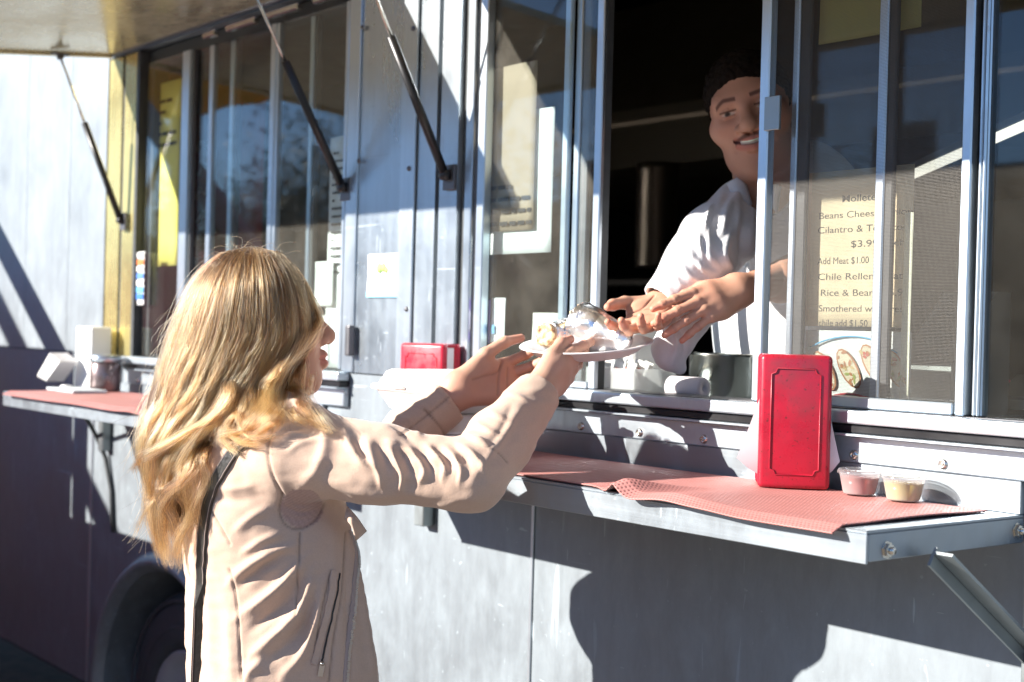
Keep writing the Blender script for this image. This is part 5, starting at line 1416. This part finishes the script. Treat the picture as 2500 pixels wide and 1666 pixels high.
# ------------------------------------------------------------------ napkin dispensers
def red_mat():
    m = Mat("worn_red_enamel"); a = m.noise(9, 6, None, 0.65); b = m.noise(45, 4); c = m.noise(200, 2)
    sep = m.n.new("ShaderNodeSeparateXYZ"); m.L(m.co(), sep.inputs[0])
    col = m.mix(m.mr(a, 0.35, 0.7, 0, 1), (0.47, 0.010, 0.032), (0.30, 0.010, 0.026))
    col = m.mix(m.math('MULTIPLY', m.mr(a, 0.46, 0.66, 0, 1.0), m.mr(b, 0.35, 0.65, 0.2, 1)), col, (0.22, 0.03, 0.04))
    col = m.mix(m.mr(c, 0.64, 0.72, 0, 0.8), col, (0.10, 0.02, 0.02))
    m.set(Base_Color=col, Roughness=m.mr(b, 0.3, 0.7, 0.22, 0.42), Coat_Weight=0.15, Normal=m.bump(b, 0.06, 0.003)); return m.m
MT['red'] = red_mat(); MT['napkin'] = simple("napkin_paper", (0.82, 0.81, 0.80), 0.9, 0, 0.02, 30)
def dispenser(label, c, n, w, hgt, dep, zb, flare):
    """tall napkin dispenser: c = middle of the front face at the base, n = way it faces"""
    n = Vector((n[0], n[1], 0)).normalized(); a = Vector((-n.y, n.x, 0)); c = Vector((c[0], c[1], zb)); z = Vector((0, 0, 1))
    t = thing("napkin_dispenser", label, "napkin dispenser", tuple(c), "red napkin dispensers")
    fp = MB()
    def face(cn, th, ins, bev):
        fp.obox(cn, a, n, z, w - 2 * ins, th, hgt - 2 * ins, bev, 3)
    face(c + n * -0.009 + z * (hgt / 2), 0.018, 0, 0.0075)
    f_ = fp.build("face_plate", MT['red'], t)
    for p_ in f_.data.polygons: p_.use_smooth = True
    # pressed border line with notched corners
    iw, ih, nt = w / 2 - 0.017, hgt / 2 - 0.021, 0.0085
    pl_ = []
    for sx, sz in ((1, 1), (1, -1), (-1, -1), (-1, 1)):
        e = [(sx * iw, sz * (ih - nt)), (sx * (iw - nt * 0.7), sz * (ih - nt * 0.75)), (sx * (iw - nt), sz * ih)]
        pl_ += e[::-1] if sx * sz > 0 else e
    e0 = pl_ + [pl_[0], pl_[1]]
    bl = MB(); bl.tube([c + z * (hgt / 2) + a * x + z * y + n * 0.0004 for x, y in e0], 0.0011, 6, False); bl.build("border_line", MT['red'], f_)
    bd_ = MB()
    bd_.obox(c - n * (dep / 2 + 0.012) + z * (hgt - 0.004), a, n, z, w - 0.008, dep - 0.006, 0.008, 0.003, 2)
    bd_.build("top_cover", MT['red'], t)
    bb = MB(); bb.obox(c - n * (dep / 2 + 0.010) + z * 0.003, a, n, z, w - 0.006, dep, 0.006, 0.002); bb.build("base", MT['black'], t)
    bp = MB(); bp.obox(c - n * (dep + 0.002) + z * (hgt / 2), a, n, z, w, 0.016, hgt, 0.006, 2); bp.build("back_plate", MT['red'], t)
    nk = MB()
    for i in range(7):
        d0 = 0.022 + (dep - 0.04) * i / 6
        for s in (-1, 1):
            def leaf(q, r, d0=d0, s=s, i=i):
                zz = hgt * (0.93 - 0.86 * q); bul = flare * (1.0 if s < 0 else 0.6) * max(0.0, (q - 0.12) / 0.72) ** 1.15 * (1.0 if q < 0.84 else max(0.0, (1 - q) / 0.16)) * (1 - 0.09 * i)
                return c - n * (d0 + 0.004 * math.sin(5 * q + i) - 0.3 * bul * r) + a * s * ((w / 2 - 0.010) * (0.35 + 0.65 * r) + bul * r) + z * zz
            nk.grid(leaf, 12, 5)
    nk.obox(c - n * (dep / 2 + 0.01) + z * (hgt / 2), a, n, z, w - 0.016, dep - 0.016, hgt - 0.016)
    ns = nk.build("napkin_stack", MT['napkin'], t); ns["kind"] = "stuff"
    return t
dispenser("tall red napkin dispenser at the front of the serving shelf", (-1.403, -0.096), (0.70, -0.71), 0.106, 0.200, 0.075, 1.2765, 0.042)

def loft_box(mb, cx, cy, rings, n=7):
    """rounded square rings (half width x, half width y, corner radius, z) joined top to bottom"""
    R_ = []
    for hx, hy, cr, z in rings:
        pts = []
        for sx, sy, a0 in ((1, 1, 0), (-1, 1, 90), (-1, -1, 180), (1, -1, 270)):
            for k in range(n):
                an = math.radians(a0 + 90 * k / (n - 1)); pts.append(mb.bm.verts.new((cx + sx * (hx - cr) + cr * math.cos(an), cy + sy * (hy - cr) + cr * math.sin(an), z)))
        R_.append(pts)
    for i in range(len(R_) - 1):
        m_ = len(R_[i])
        for k in range(m_):
            f = mb.bm.faces.new((R_[i][k], R_[i][(k + 1) % m_], R_[i + 1][(k + 1) % m_], R_[i + 1][k])); f.smooth = True
    mb.bm.faces.new(R_[0][::-1]); mb.bm.faces.new(R_[-1])
def clamshell(label, cx, cy, z, ang):
    t = thing("takeout_box", label, "takeout box", (cx, cy, z), "foam takeout boxes stacked on the shelf")
    b = MB(); loft_box(b, 0, 0, [(0.086, 0.086, 0.02, 0), (0.092, 0.092, 0.022, 0.004), (0.110, 0.110, 0.024, 0.036), (0.119, 0.119, 0.026, 0.0385), (0.119, 0.119, 0.026, 0.0415)])
    bo_ = b.build("tray", MT['white_foam'], t)
    l_ = MB(); loft_box(l_, 0, 0, [(0.118, 0.118, 0.026, 0.0425), (0.118, 0.118, 0.026, 0.0455), (0.108, 0.108, 0.024, 0.048), (0.097, 0.097, 0.022, 0.070), (0.090, 0.090, 0.02, 0.074), (0.080, 0.080, 0.02, 0.0735)])
    lo2 = l_.build("lid", MT['white_foam'], t)
    tb_ = MB(); tb_.box(-0.02, 0.02, -0.128, -0.116, 0.041, 0.047, 0.002); tb2 = tb_.build("tab", MT['white_foam'], t)
    for o in (bo_, lo2, tb2): o.matrix_parent_inverse = Matrix.Identity(4)
    t.rotation_euler = (0, 0, ang)
    return t
clamshell("lower white foam takeout box, under another one on the shelf", -2.125, -0.185, 1.2755, 0.05)
clamshell("upper white foam takeout box, stacked on another one behind the woman's arms", -2.135, -0.19, 1.3500, -0.03)
dispenser("small red napkin dispenser standing behind the stacked foam boxes", (-2.415, -0.072), (0.25, -0.97), 0.118, 0.195, 0.05, 1.2755, 0.002)

# ------------------------------------------------------------------ sauce cups
MT['cup'] = clear_plastic("frosted_plastic", (0.95, 0.95, 0.95), 0.58); MT['lid'] = clear_plastic("clear_lid", (0.95, 0.95, 0.95), 0.14)
def sauce_cup(label, x, y, z, col, lidcol):
    t = thing("sauce_cup", label, "sauce cup", (x, y, z), "lidded sauce cups on the shelf")
    c = MB(); c.lathe([(0.0, 0.0), (0.0215, 0.0), (0.023, 0.002), (0.0292, 0.031), (0.0305, 0.0315)], (x, y, z), (0, 0, 1), 40); co2 = c.build("cup", MT['cup'], t)
    s_ = MB(); s_.lathe([(0.0, 0.0012), (0.0210, 0.0012), (0.0223, 0.003), (0.0272, 0.025), (0.0, 0.0255)], (x, y, z), (0, 0, 1), 36); s_.build("sauce", simple("sauce_" + lidcol, col, 0.25, 0, 0.25, 60), t)
    l_ = MB(); l_.lathe([(0.0, 0.0322), (0.023, 0.0322), (0.0245, 0.0348), (0.0300, 0.0352), (0.0320, 0.033), (0.0320, 0.0295)], (x, y, z), (0, 0, 1), 40)
    l_.lathe([(0.0248, 0.0354), (0.026, 0.0364), (0.0295, 0.0364), (0.0305, 0.0354)], (x, y, z), (0, 0, 1), 40); l_.build("lid", MT['lid'], t)
sauce_cup("clear lidded cup of red salsa between the dispenser and the yellow cup", -1.312, -0.058, 1.2775, (0.42, 0.05, 0.03), "red")
sauce_cup("clear lidded cup of yellow green sauce right of the red salsa", -1.232, -0.062, 1.2775, (0.50, 0.40, 0.05), "yellow")

# ------------------------------------------------------------------ things on the far shelf
zL = 1.2945
t = thing("napkin_holder", "white napkin holder with loose napkins at the end of the far shelf", "napkin holder", (-4.17, -0.05, zL))
m = MB(); m.box(-4.235, -4.115, -0.085, -0.02, zL, zL + 0.185, 0.006, 2); m.build("holder", MT['paper'], t)
for k in range(4):
    m = MB(); m.obox(Vector((-4.215 - 0.012 * k, -0.135 - 0.004 * k, zL + 0.050 + 0.005 * k)), (0.80, 0.10, 0.60 + 0.05 * k), (-0.1, 1, 0), (-0.6, 0, 0.8), 0.105, 0.06, 0.010, 0.003, 2)
    m.build("napkin", MT['napkin'], t)
t = thing("metal_jar", "dull grey metal jar with a lid on the far shelf", "jar", (-3.99, -0.09, zL))
m = MB(); m.lathe([(0, 0), (0.042, 0), (0.044, 0.004), (0.044, 0.075), (0.036, 0.085)], (-3.99, -0.09, zL), n=28); m.build("jar", simple("dull_jar_metal", (0.22, 0.17, 0.165), 0.3, 0.6), t)
m = MB(); m.lathe([(0.036, 0.0855), (0.045, 0.0855), (0.045, 0.104), (0.0, 0.106)], (-3.99, -0.09, zL), n=28); m.build("lid", MT['trim'], t)
t = thing("tray", "flat pale tray lying on the far shelf mat", "tray", (-3.95, -0.20, zL))
m = MB(); m.box(-4.04, -3.84, -0.245, -0.145, zL + 0.001, zL + 0.010, 0.003, 2); m.build("tray_base", simple("pale_blue_plastic", (0.6, 0.66, 0.68), 0.4), t)
m = MB(); m.box(-4.08, -4.045, -0.19, -0.165, zL + 0.001, zL + 0.014, 0.004, 2); m.build("handle", simple("white_plastic", (0.8, 0.8, 0.8), 0.35), t)
fo = Field(np.array([-4.05, 0.08, 1.38]), np.array([-3.75, 0.34, 1.58]), 0.004)
rr = np.random.default_rng(9)
for k in range(14): fo.ell((-3.90 + rr.uniform(-0.05, 0.05), 0.20 + rr.uniform(-0.05, 0.05), 1.42 + rr.uniform(0, 0.08)), rr.uniform(0.015, 0.04, 3), None, 0.012)
v_, f_ = fo.mesh(); o = np_mesh("plastic_bag", v_, f_, MT['foil'], None, False); tag(o, "crumpled shiny bag on the counter inside the far window", "bag")

# ------------------------------------------------------------------ papers and signs
def sheet(name, label, cat, u0, v0, u1, v1, y, col, curl=0.0015, group=None):
    """paper fixed flat behind or on the glass; corners read from the photograph at depth y"""
    a = PY(u0, v0, y); b = PY(u1, v1, y)
    t = thing(name, label, cat, ((a[0] + b[0]) / 2, y, (a[2] + b[2]) / 2), group)
    m = MB(); x0, x1, z0, z1 = min(a[0], b[0]), max(a[0], b[0]), min(a[2], b[2]), max(a[2], b[2])
    m.grid(lambda s, q: (x0 + (x1 - x0) * s, y + curl * math.sin(4 * s + 2 * q), z0 + (z1 - z0) * q), 8, 8)
    o = m.build("paper", simple(name + "_paper", col, 0.85, 0, 0.05, 15), t); o.modifiers.new("thickness", 'SOLIDIFY').thickness = 0.0004
    return t, (x0, x1, z0, z1)
def lines(t, x0, x1, z0, z1, y, n, mat, seed, name="print_line"):
    g_ = random.Random(seed)
    for k in range(n):
        z = z1 - (k + 0.5) * (z1 - z0) / n; hh = min(0.005, (z1 - z0) / n * 0.16); x = x0 + (x1 - x0) * g_.uniform(0, 0.08); m = MB()
        while x < x1 - 0.006:
            w = (x1 - x0) * g_.uniform(0.08, 0.24); e = min(x + w, x1)
            m.box(x, e, y - 0.0006, y - 0.0001, z - hh, z + hh); x = e + (x1 - x0) * 0.04
            if g_.random() < 0.12: break
        o = m.build(name, mat, t); o["kind"] = "stuff"
MT['ink'] = simple("black_ink", (0.02, 0.02, 0.022), 0.8)
def text(body, x, y, z, size, mat, parent, width=None, bold=False):
    cu = bpy.data.curves.new("lettering", 'FONT'); cu.body = body; cu.size = size; cu.extrude = 0.0002
    if bold: cu.offset = size * 0.016
    cu.materials.append(mat)
    o = bpy.data.objects.new("lettering", cu); COL.objects.link(o)
    o.rotation_euler = (math.pi / 2, 0, 0); o.location = (x, y, z)
    bpy.context.view_layer.update(); k = width / max(o.dimensions.x, 1e-6) if width else 1.0
    me = bpy.data.meshes.new_from_object(o.evaluated_get(bpy.context.evaluated_depsgraph_get())); bpy.data.objects.remove(o)
    o = link("lettering", me); o.rotation_euler = (math.pi / 2, 0, 0); o.location = (x, y, z); o.scale.x = k
    o.parent = parent; o.matrix_parent_inverse = parent.matrix_world.inverted()
    return o
# price list behind the right-hand screen
YM = 0.060
mt_, bx = sheet("menu_sheet", "tan price list in black print behind the insect screen, right of the cook", "menu", 1967, 424, 2222, 800, YM, (0.70, 0.54, 0.36), 0.0)
yt = YM - 0.0005
MT['menu_ink'] = simple("menu_ink", (0.05, 0.045, 0.04), 0.8)
for body, u0, v0, uw, ve, bold in (("Molletes", 2055, 494, 2148, 487, True), ("Beans Cheese Onion", 1998, 536, 2225, 524, False), ("Cilantro & Tomatoes", 1996, 571, 2226, 559, False), ("$3.99 Each", 2076, 604, 2208, 596, False),
                                   ("Add Meat $1.00", 1996, 646, 2121, 641, False), ("Chile Relleno Plate", 1996, 684, 2216, 676, False), ("Rice & Beans $5.99", 2002, 723, 2216, 714, False), ("Smothered with green", 1998, 761, 2218, 755, False), ("chile add $1.50", 1998, 796, 2117, 791, False)):
    p = PY(u0, v0, yt); x1 = XW(uw, v0, yt)
    text(body, p[0], yt, p[2], 0.0150, MT['menu_ink'], mt_, x1 - p[0], bold)
# food picture under the price list
pt, pb = sheet("picture_sheet", "food picture with a blue curved line taped below the tan price list", "picture", 1966, 806, 2222, 996, YM + 0.001, (0.66, 0.65, 0.62))
m = MB(); pa = [PY(u, v, YM - 0.003) for u, v in curve2([(1978, 848), (2020, 830), (2075, 822), (2130, 830), (2190, 862)], 18)]
m.tube(pa, 0.0013, 6); m.build("blue_line", simple("blue_print", (0.10, 0.38, 0.62), 0.7), pt)
m = MB(); m.tube([PY(u, v, YM - 0.003) for u, v in curve2([(1985, 985), (2060, 962), (2120, 972), (2200, 990)], 14)], 0.0018, 6); m.build("red_line", simple("red_print", (0.5, 0.07, 0.08), 0.7), pt)
g_ = random.Random(4)
fo_c = [(0.62, 0.52, 0.38), (0.42, 0.17, 0.08), (0.30, 0.32, 0.10), (0.55, 0.40, 0.2), (0.5, 0.12, 0.08)]
fo_m = [simple("printed_food_%s" % w, c, 0.8) for w, c in zip(("cream", "brown", "green", "tan", "red"), fo_c)]
def disc(c, a, b, ang, mat, name, th=0.0003):
    m = MB(); ring = [(c[0] + a * math.cos(q) * math.cos(ang) - b * math.sin(q) * math.sin(ang), c[2] + a * math.cos(q) * math.sin(ang) + b * math.sin(q) * math.cos(ang)) for q in (k * math.pi / 8 for k in range(16))]
    m.prism(ring, c[1] - th, c[1], 'xz'); return m.build(name, mat, pt)
for i, (u, v) in enumerate(((2012, 905), (2072, 900), (2132, 890), (2186, 900))):
    c = PY(u, v, YM - 0.0022); disc(c, 0.036, 0.0165, -0.95, fo_m[1], "printed_outline"); c[1] -= 0.0005; disc(c, 0.033, 0.0135, -0.95, fo_m[0], "printed_roll")
    for k in range(16):
        r, q = g_.uniform(-1, 1), g_.uniform(-1, 1); cc = c + np.array([(r * 0.028 * math.cos(-0.95) - q * 0.009 * math.sin(-0.95)), -0.0006 - 0.0002 * g_.random(), (r * 0.028 * math.sin(-0.95) + q * 0.009 * math.cos(-0.95))])
        disc(cc, g_.uniform(0.0025, 0.006), g_.uniform(0.0015, 0.003), g_.uniform(0, 3), fo_m[g_.choice((1, 1, 2, 3, 3, 4))], "printed_food")
sheet("paper_note", "olive yellow paper hung at the top of the screened window", "paper", 2003, -40, 2250, 66, YM, (0.42, 0.38, 0.13))
sheet("paper_note", "narrow cream paper edge beside the price list", "paper", 2208, 520, 2218, 990, YM - 0.004, (0.75, 0.70, 0.55))
# papers in the fixed pane left of the opening
t1, b1 = sheet("paper_note", "tall white notice taped inside the fixed pane beside the pillar", "notice", 1206, 285, 1346, 616, 0.034, (0.62, 0.66, 0.65))
t2, b2 = sheet("paper_note", "tan notice overlapping the tall white one in the fixed pane", "notice", 1200, 170, 1302, 560, 0.027, (0.27, 0.22, 0.16))
lines(t2, b2[0] + 0.004, b2[1] - 0.002, b2[2] + 0.002, b2[2] + 0.10, 0.024, 4, MT['ink'], 3)
t3, b3 = sheet("window_sticker", "purple window sticker with a white ring at the bottom of the pane", "sticker", 1156, 732, 1196, 838, 0.020, (0.16, 0.11, 0.33))
c3 = ((b3[0] + b3[1]) / 2, 0.0175, (b3[2] + b3[3]) / 2)
m = MB(); pts = [(c3[0] + 0.017 * math.cos(a * math.pi / 12), c3[1], c3[2] + 0.024 * math.sin(a * math.pi / 12)) for a in range(25)]; m.tube(pts, 0.0018, 6, False); m.build("ring", MT['paper'], t3)
text("E", c3[0] - 0.007, 0.0172, c3[2] - 0.010, 0.028, MT['paper'], t3)
t4, b4 = sheet("paper_note", "white card with a small blue mark beside the purple sticker", "card", 1200, 728, 1232, 838, 0.022, (0.74, 0.76, 0.76))
m = MB(); m.box(b4[0] + 0.006, b4[0] + 0.016, 0.0185, 0.0195, b4[2] + 0.018, b4[2] + 0.036); m.build("blue_mark", simple("blue_mark", (0.12, 0.33, 0.55), 0.7), t4)
sheet("paper_note", "pale card low in the fixed pane by the opening", "card", 1300, 764, 1362, 838, 0.05, (0.62, 0.62, 0.56))
# white sticker on the pillar
t5, b5 = sheet("pillar_sticker", "white sticker with a green mark and blue foot on the metal pillar", "sticker", 898, 622, 972, 726, -0.0085, (0.82, 0.84, 0.83))
m = MB(); m.box(b5[0] + 0.001, b5[1] - 0.001, -0.0110, -0.0100, b5[2], b5[2] + 0.012); m.build("blue_foot", simple("blue_foot", (0.25, 0.55, 0.75), 0.7), t5)
cx, cz = (b5[0] + b5[1]) / 2, b5[3] - 0.033
for dx, r in ((-0.012, 0.011), (0.004, 0.010), (0.016, 0.007)):
    m = MB(); m.lathe([(0, 0.0006), (r, 0.0005), (r, 0)], (cx + dx, -0.0102, cz + 0.003 * math.sin(dx * 300)), (0, -1, 0), 16); m.build("green_mark", simple("green_mark", (0.35, 0.6, 0.16), 0.7), t5)
lines(t5, b5[0] + 0.012, b5[1] - 0.012, b5[2] + 0.02, b5[2] + 0.045, -0.0100, 3, simple("grey_print", (0.5, 0.52, 0.5), 0.8), 8)
# far window: yellow sheet, red poster, menu boards
t6, b6 = sheet("paper_note", "bright yellow sheet hanging in the first pane of the far window", "paper", 368, 212, 433, 648, 0.05, (0.80, 0.68, 0.16))
lines(t6, b6[0] + 0.03, b6[1] - 0.02, b6[3] - 0.20, b6[3] - 0.04, 0.046, 5, MT['ink'], 5)
t7, b7 = sheet("poster", "dark red poster with pale strokes behind the far window bars", "poster", 468, 285, 640, 620, 0.30, (0.16, 0.012, 0.018))
for k in range(7):
    m = MB(); x = b7[0] + 0.05 + 0.02 * (k % 2); z = b7[3] - 0.12 - 0.075 * k; m.tube([(x, 0.296, z), (x + 0.03, 0.296, z + 0.03), (x + 0.07, 0.296, z + 0.01), (x + 0.10, 0.296, z + 0.04)], 0.006, 6); m.build("pale_stroke", simple("pale_stroke", (0.45, 0.36, 0.3), 0.8), t7)
for u0, v0, u1, v1, n, lab, yy in ((806, 338, 842, 900, 16, "long white menu board at the right edge of the far window", 0.05), (766, 640, 812, 748, 0, "small blank paper overlapping the long white menu board", 0.042), (770, 770, 802, 890, 0, "blank white paper low in the far window", 0.05)):
    tt_, bb_ = sheet("paper_note", lab, "menu" if n else "paper", u0, v0, u1, v1, yy, (0.72, 0.73, 0.70))
    if n: lines(tt_, bb_[0] + 0.02, bb_[1] - 0.01, bb_[2] + 0.22, bb_[3] - 0.03, yy - 0.004, n, MT['ink'], 6)
t8, b8 = sheet("window_sticker", "narrow strip of coloured card stickers on the dark window jamb", "stickers", 338, 616, 352, 745, -0.007, (0.7, 0.7, 0.7))
for k, c in enumerate(((0.7, 0.7, 0.7), (0.6, 0.16, 0.04), (0.7, 0.7, 0.68), (0.08, 0.2, 0.6), (0.7, 0.7, 0.7), (0.1, 0.35, 0.6), (0.03, 0.16, 0.6))):
    z1 = b8[3] - k * 0.02; m = MB(); m.box(b8[0] + 0.001, b8[1] - 0.001, -0.0115, -0.0105, z1 - 0.018, z1 - 0.002); m.build("card_logo", simple("card_print_%d" % k, c, 0.6), t8)

# ------------------------------------------------------------------ things inside, on the counter
zc = 1.3855
def inside(name, label, cat, u, v, y): 
    p = PY(u, v, y); return thing(name, label, cat, (p[0], y, zc)), p[0]
t, x = inside("straw_box", "white box of straws with orange lettering on the counter beside the cook", "box", 1512, 900, 0.30)
m = MB(); m.box(x - 0.075, x + 0.075, 0.27, 0.36, zc, zc + 0.135, 0.012, 3); m.build("box", simple("straw_box_card", (0.62, 0.58, 0.56), 0.6), t)
o_ = MT['orange_ink'] = simple("orange_ink", (0.65, 0.20, 0.05), 0.7)
text("GLASS STRAW" if False else "STRAW", x - 0.01, 0.2685, zc + 0.068, 0.024, o_, t, 0.075)
t, x = inside("packet_bin", "clear bin of sauce packets on the counter by the window post", "bin", 1525, 930, 0.13)
m = MB(); m.box(x - 0.068, x + 0.068, 0.09, 0.093, zc, zc + 0.05); m.box(x - 0.068, x + 0.068, 0.197, 0.2, zc, zc + 0.05); m.box(x - 0.068, x - 0.065, 0.0935, 0.1965, zc, zc + 0.05); m.box(x + 0.065, x + 0.068, 0.0935, 0.1965, zc, zc + 0.05); m.box(x - 0.0645, x + 0.0645, 0.0935, 0.1965, zc, zc + 0.003); m.build("bin", MT['cup'], t)
pm_ = [simple("packet_white", (0.78, 0.75, 0.72), 0.4), simple("packet_red", (0.55, 0.10, 0.07), 0.4)]
for k in range(12):
    m = MB(); a = rr.uniform(-0.6, 0.6); cx_ = x + rr.uniform(-0.05, 0.05); cy_ = 0.11 + 0.006 * k; d = Vector((math.sin(a), 0.2, math.cos(a))); s = Vector((math.cos(a), 0, -math.sin(a)))
    m.obox((cx_, cy_, zc + 0.034), s, d.cross(s), d, 0.032, 0.004, 0.062, 0.0015); o = m.build("packet", pm_[0], t); m = MB(); m.obox(Vector((cx_, cy_, zc + 0.036)) - Vector((0, 0.0028, 0)), s, d.cross(s), d, 0.014, 0.001, 0.03); m.build("print_patch", pm_[1], o)
t, x = inside("paper_roll", "white paper roll lying on its side on the counter", "paper roll", 1678, 945, 0.10)
m = MB(); m.lathe([(0.006, -0.037), (0.019, -0.037), (0.0205, -0.035), (0.0205, 0.035), (0.019, 0.037), (0.006, 0.037), (0.006, -0.037)], (x, 0.10, zc + 0.021), (1, 0.15, 0), 30); m.build("roll", simple("grey_white_paper", (0.66, 0.62, 0.64), 0.8), t)
t, x = inside("stock_pot", "dark steel stock pot on the counter below the cook's hands", "pot", 1768, 930, 0.235)
m = MB(); m.lathe([(0, 0), (0.062, 0), (0.066, 0.005), (0.066, 0.078), (0.070, 0.082), (0.066, 0.084), (0.062, 0.078), (0.062, 0.01), (0, 0.008)], (x, 0.235, zc), n=36); m.build("pot", simple("pot_steel", (0.30, 0.31, 0.28), 0.22, 1.0), t)
m = MB(); m.tube(curve2([(x - 0.02, 0.167, zc + 0.03), (x - 0.02, 0.145, zc + 0.032), (x + 0.02, 0.145, zc + 0.032), (x + 0.02, 0.167, zc + 0.03)], 10), 0.003, 8); m.build("handle", MT['chrome'], t)
p = PY(1602, 530, 1.0); t = thing("steel_canister", "tall steel canister hanging dimly at the back of the kitchen", "canister", tuple(p))
m = MB(); m.lathe([(0, -0.14), (0.055, -0.14), (0.057, -0.13), (0.057, 0.12), (0.060, 0.125), (0.060, 0.145), (0.0, 0.15)], p, n=28); m.build("canister", simple("warm_steel", (0.07, 0.046, 0.03), 0.4, 0.7), t)
m = MB(); m.bar((p[0], p[1] + 0.06, p[2]), (p[0], 1.6, p[2]), 0.02); m.bar((p[0], 1.58, p[2]), (p[0], 1.58, 1.36), 0.02); m.build("arm", MT['steel_dark'], t)
t, x = inside("register_stand", "slanted grey metal stand behind the right edge of the screen", "stand", 2290, 985, 0.22)
m = MB(); m.prism([(0.18, zc), (0.34, zc), (0.34, zc + 0.20), (0.30, zc + 0.20), (0.18, zc + 0.08)], x - 0.05, x + 0.05, 'yz'); m.build("stand", simple("grey_metal", (0.42, 0.42, 0.40), 0.4, 0.6), t)
# glowing tube added for the bright slanted streak in the right-hand panes
la, lb = PY(2170, 452, 0.62), PY(2520, 298, 0.42)
t = thing("streak_tube", "glowing tube added for a bright slanted streak behind the right hand panes", "bright streak", tuple(la))
m = MB(); m.tube([la, lb], 0.009, 14); me_ = Mat("glow_tube"); me_.set(Base_Color=(1, 0.95, 0.85), Emission_Color=(1.0, 0.92, 0.78), Emission_Strength=0.5); m.build("tube", me_.m, t)
m = MB(); m.bar(Vector(la) + Vector((0, 0.035, 0.02)), Vector(lb) + Vector((0, 0.035, 0.02)), 0.05, 0.012); m.build("backing_bar", MT['steel_dark'], t)

p = PZ(2478, 1012, zc); t = thing("card_machine", "rounded dark card machine on the counter at the right edge of the window", "card machine", (p[0], p[1], zc))
m = MB(); m.prism([(p[1], zc), (p[1] + 0.10, zc), (p[1] + 0.10, zc + 0.06), (p[1] + 0.06, zc + 0.065), (p[1], zc + 0.03)], p[0] - 0.035, p[0] + 0.04, 'yz'); m.build("body", simple("charcoal_plastic", (0.06, 0.06, 0.065), 0.35), t)
m = MB(); m.box(p[0] - 0.025, p[0] + 0.03, p[1] - 0.002, p[1] - 0.0005, zc + 0.008, zc + 0.024, 0.0004); m.build("slot", MT['bracket'], t)
p = PZ(2440, 985, zc); t = thing("marker_pen", "pink capped marker pen leaning beside the card machine", "pen", (p[0], p[1], zc))
m = MB(); m.tube([(p[0], p[1], zc), (p[0] + 0.01, p[1] + 0.01, zc + 0.03)], 0.004, 10); m.build("barrel", MT['paper'], t)
m = MB(); m.tube([(p[0] + 0.01, p[1] + 0.01, zc + 0.0305), (p[0] + 0.014, p[1] + 0.014, zc + 0.045)], 0.0046, 10); m.build("cap", simple("pink_plastic", (0.7, 0.12, 0.2), 0.4), t)
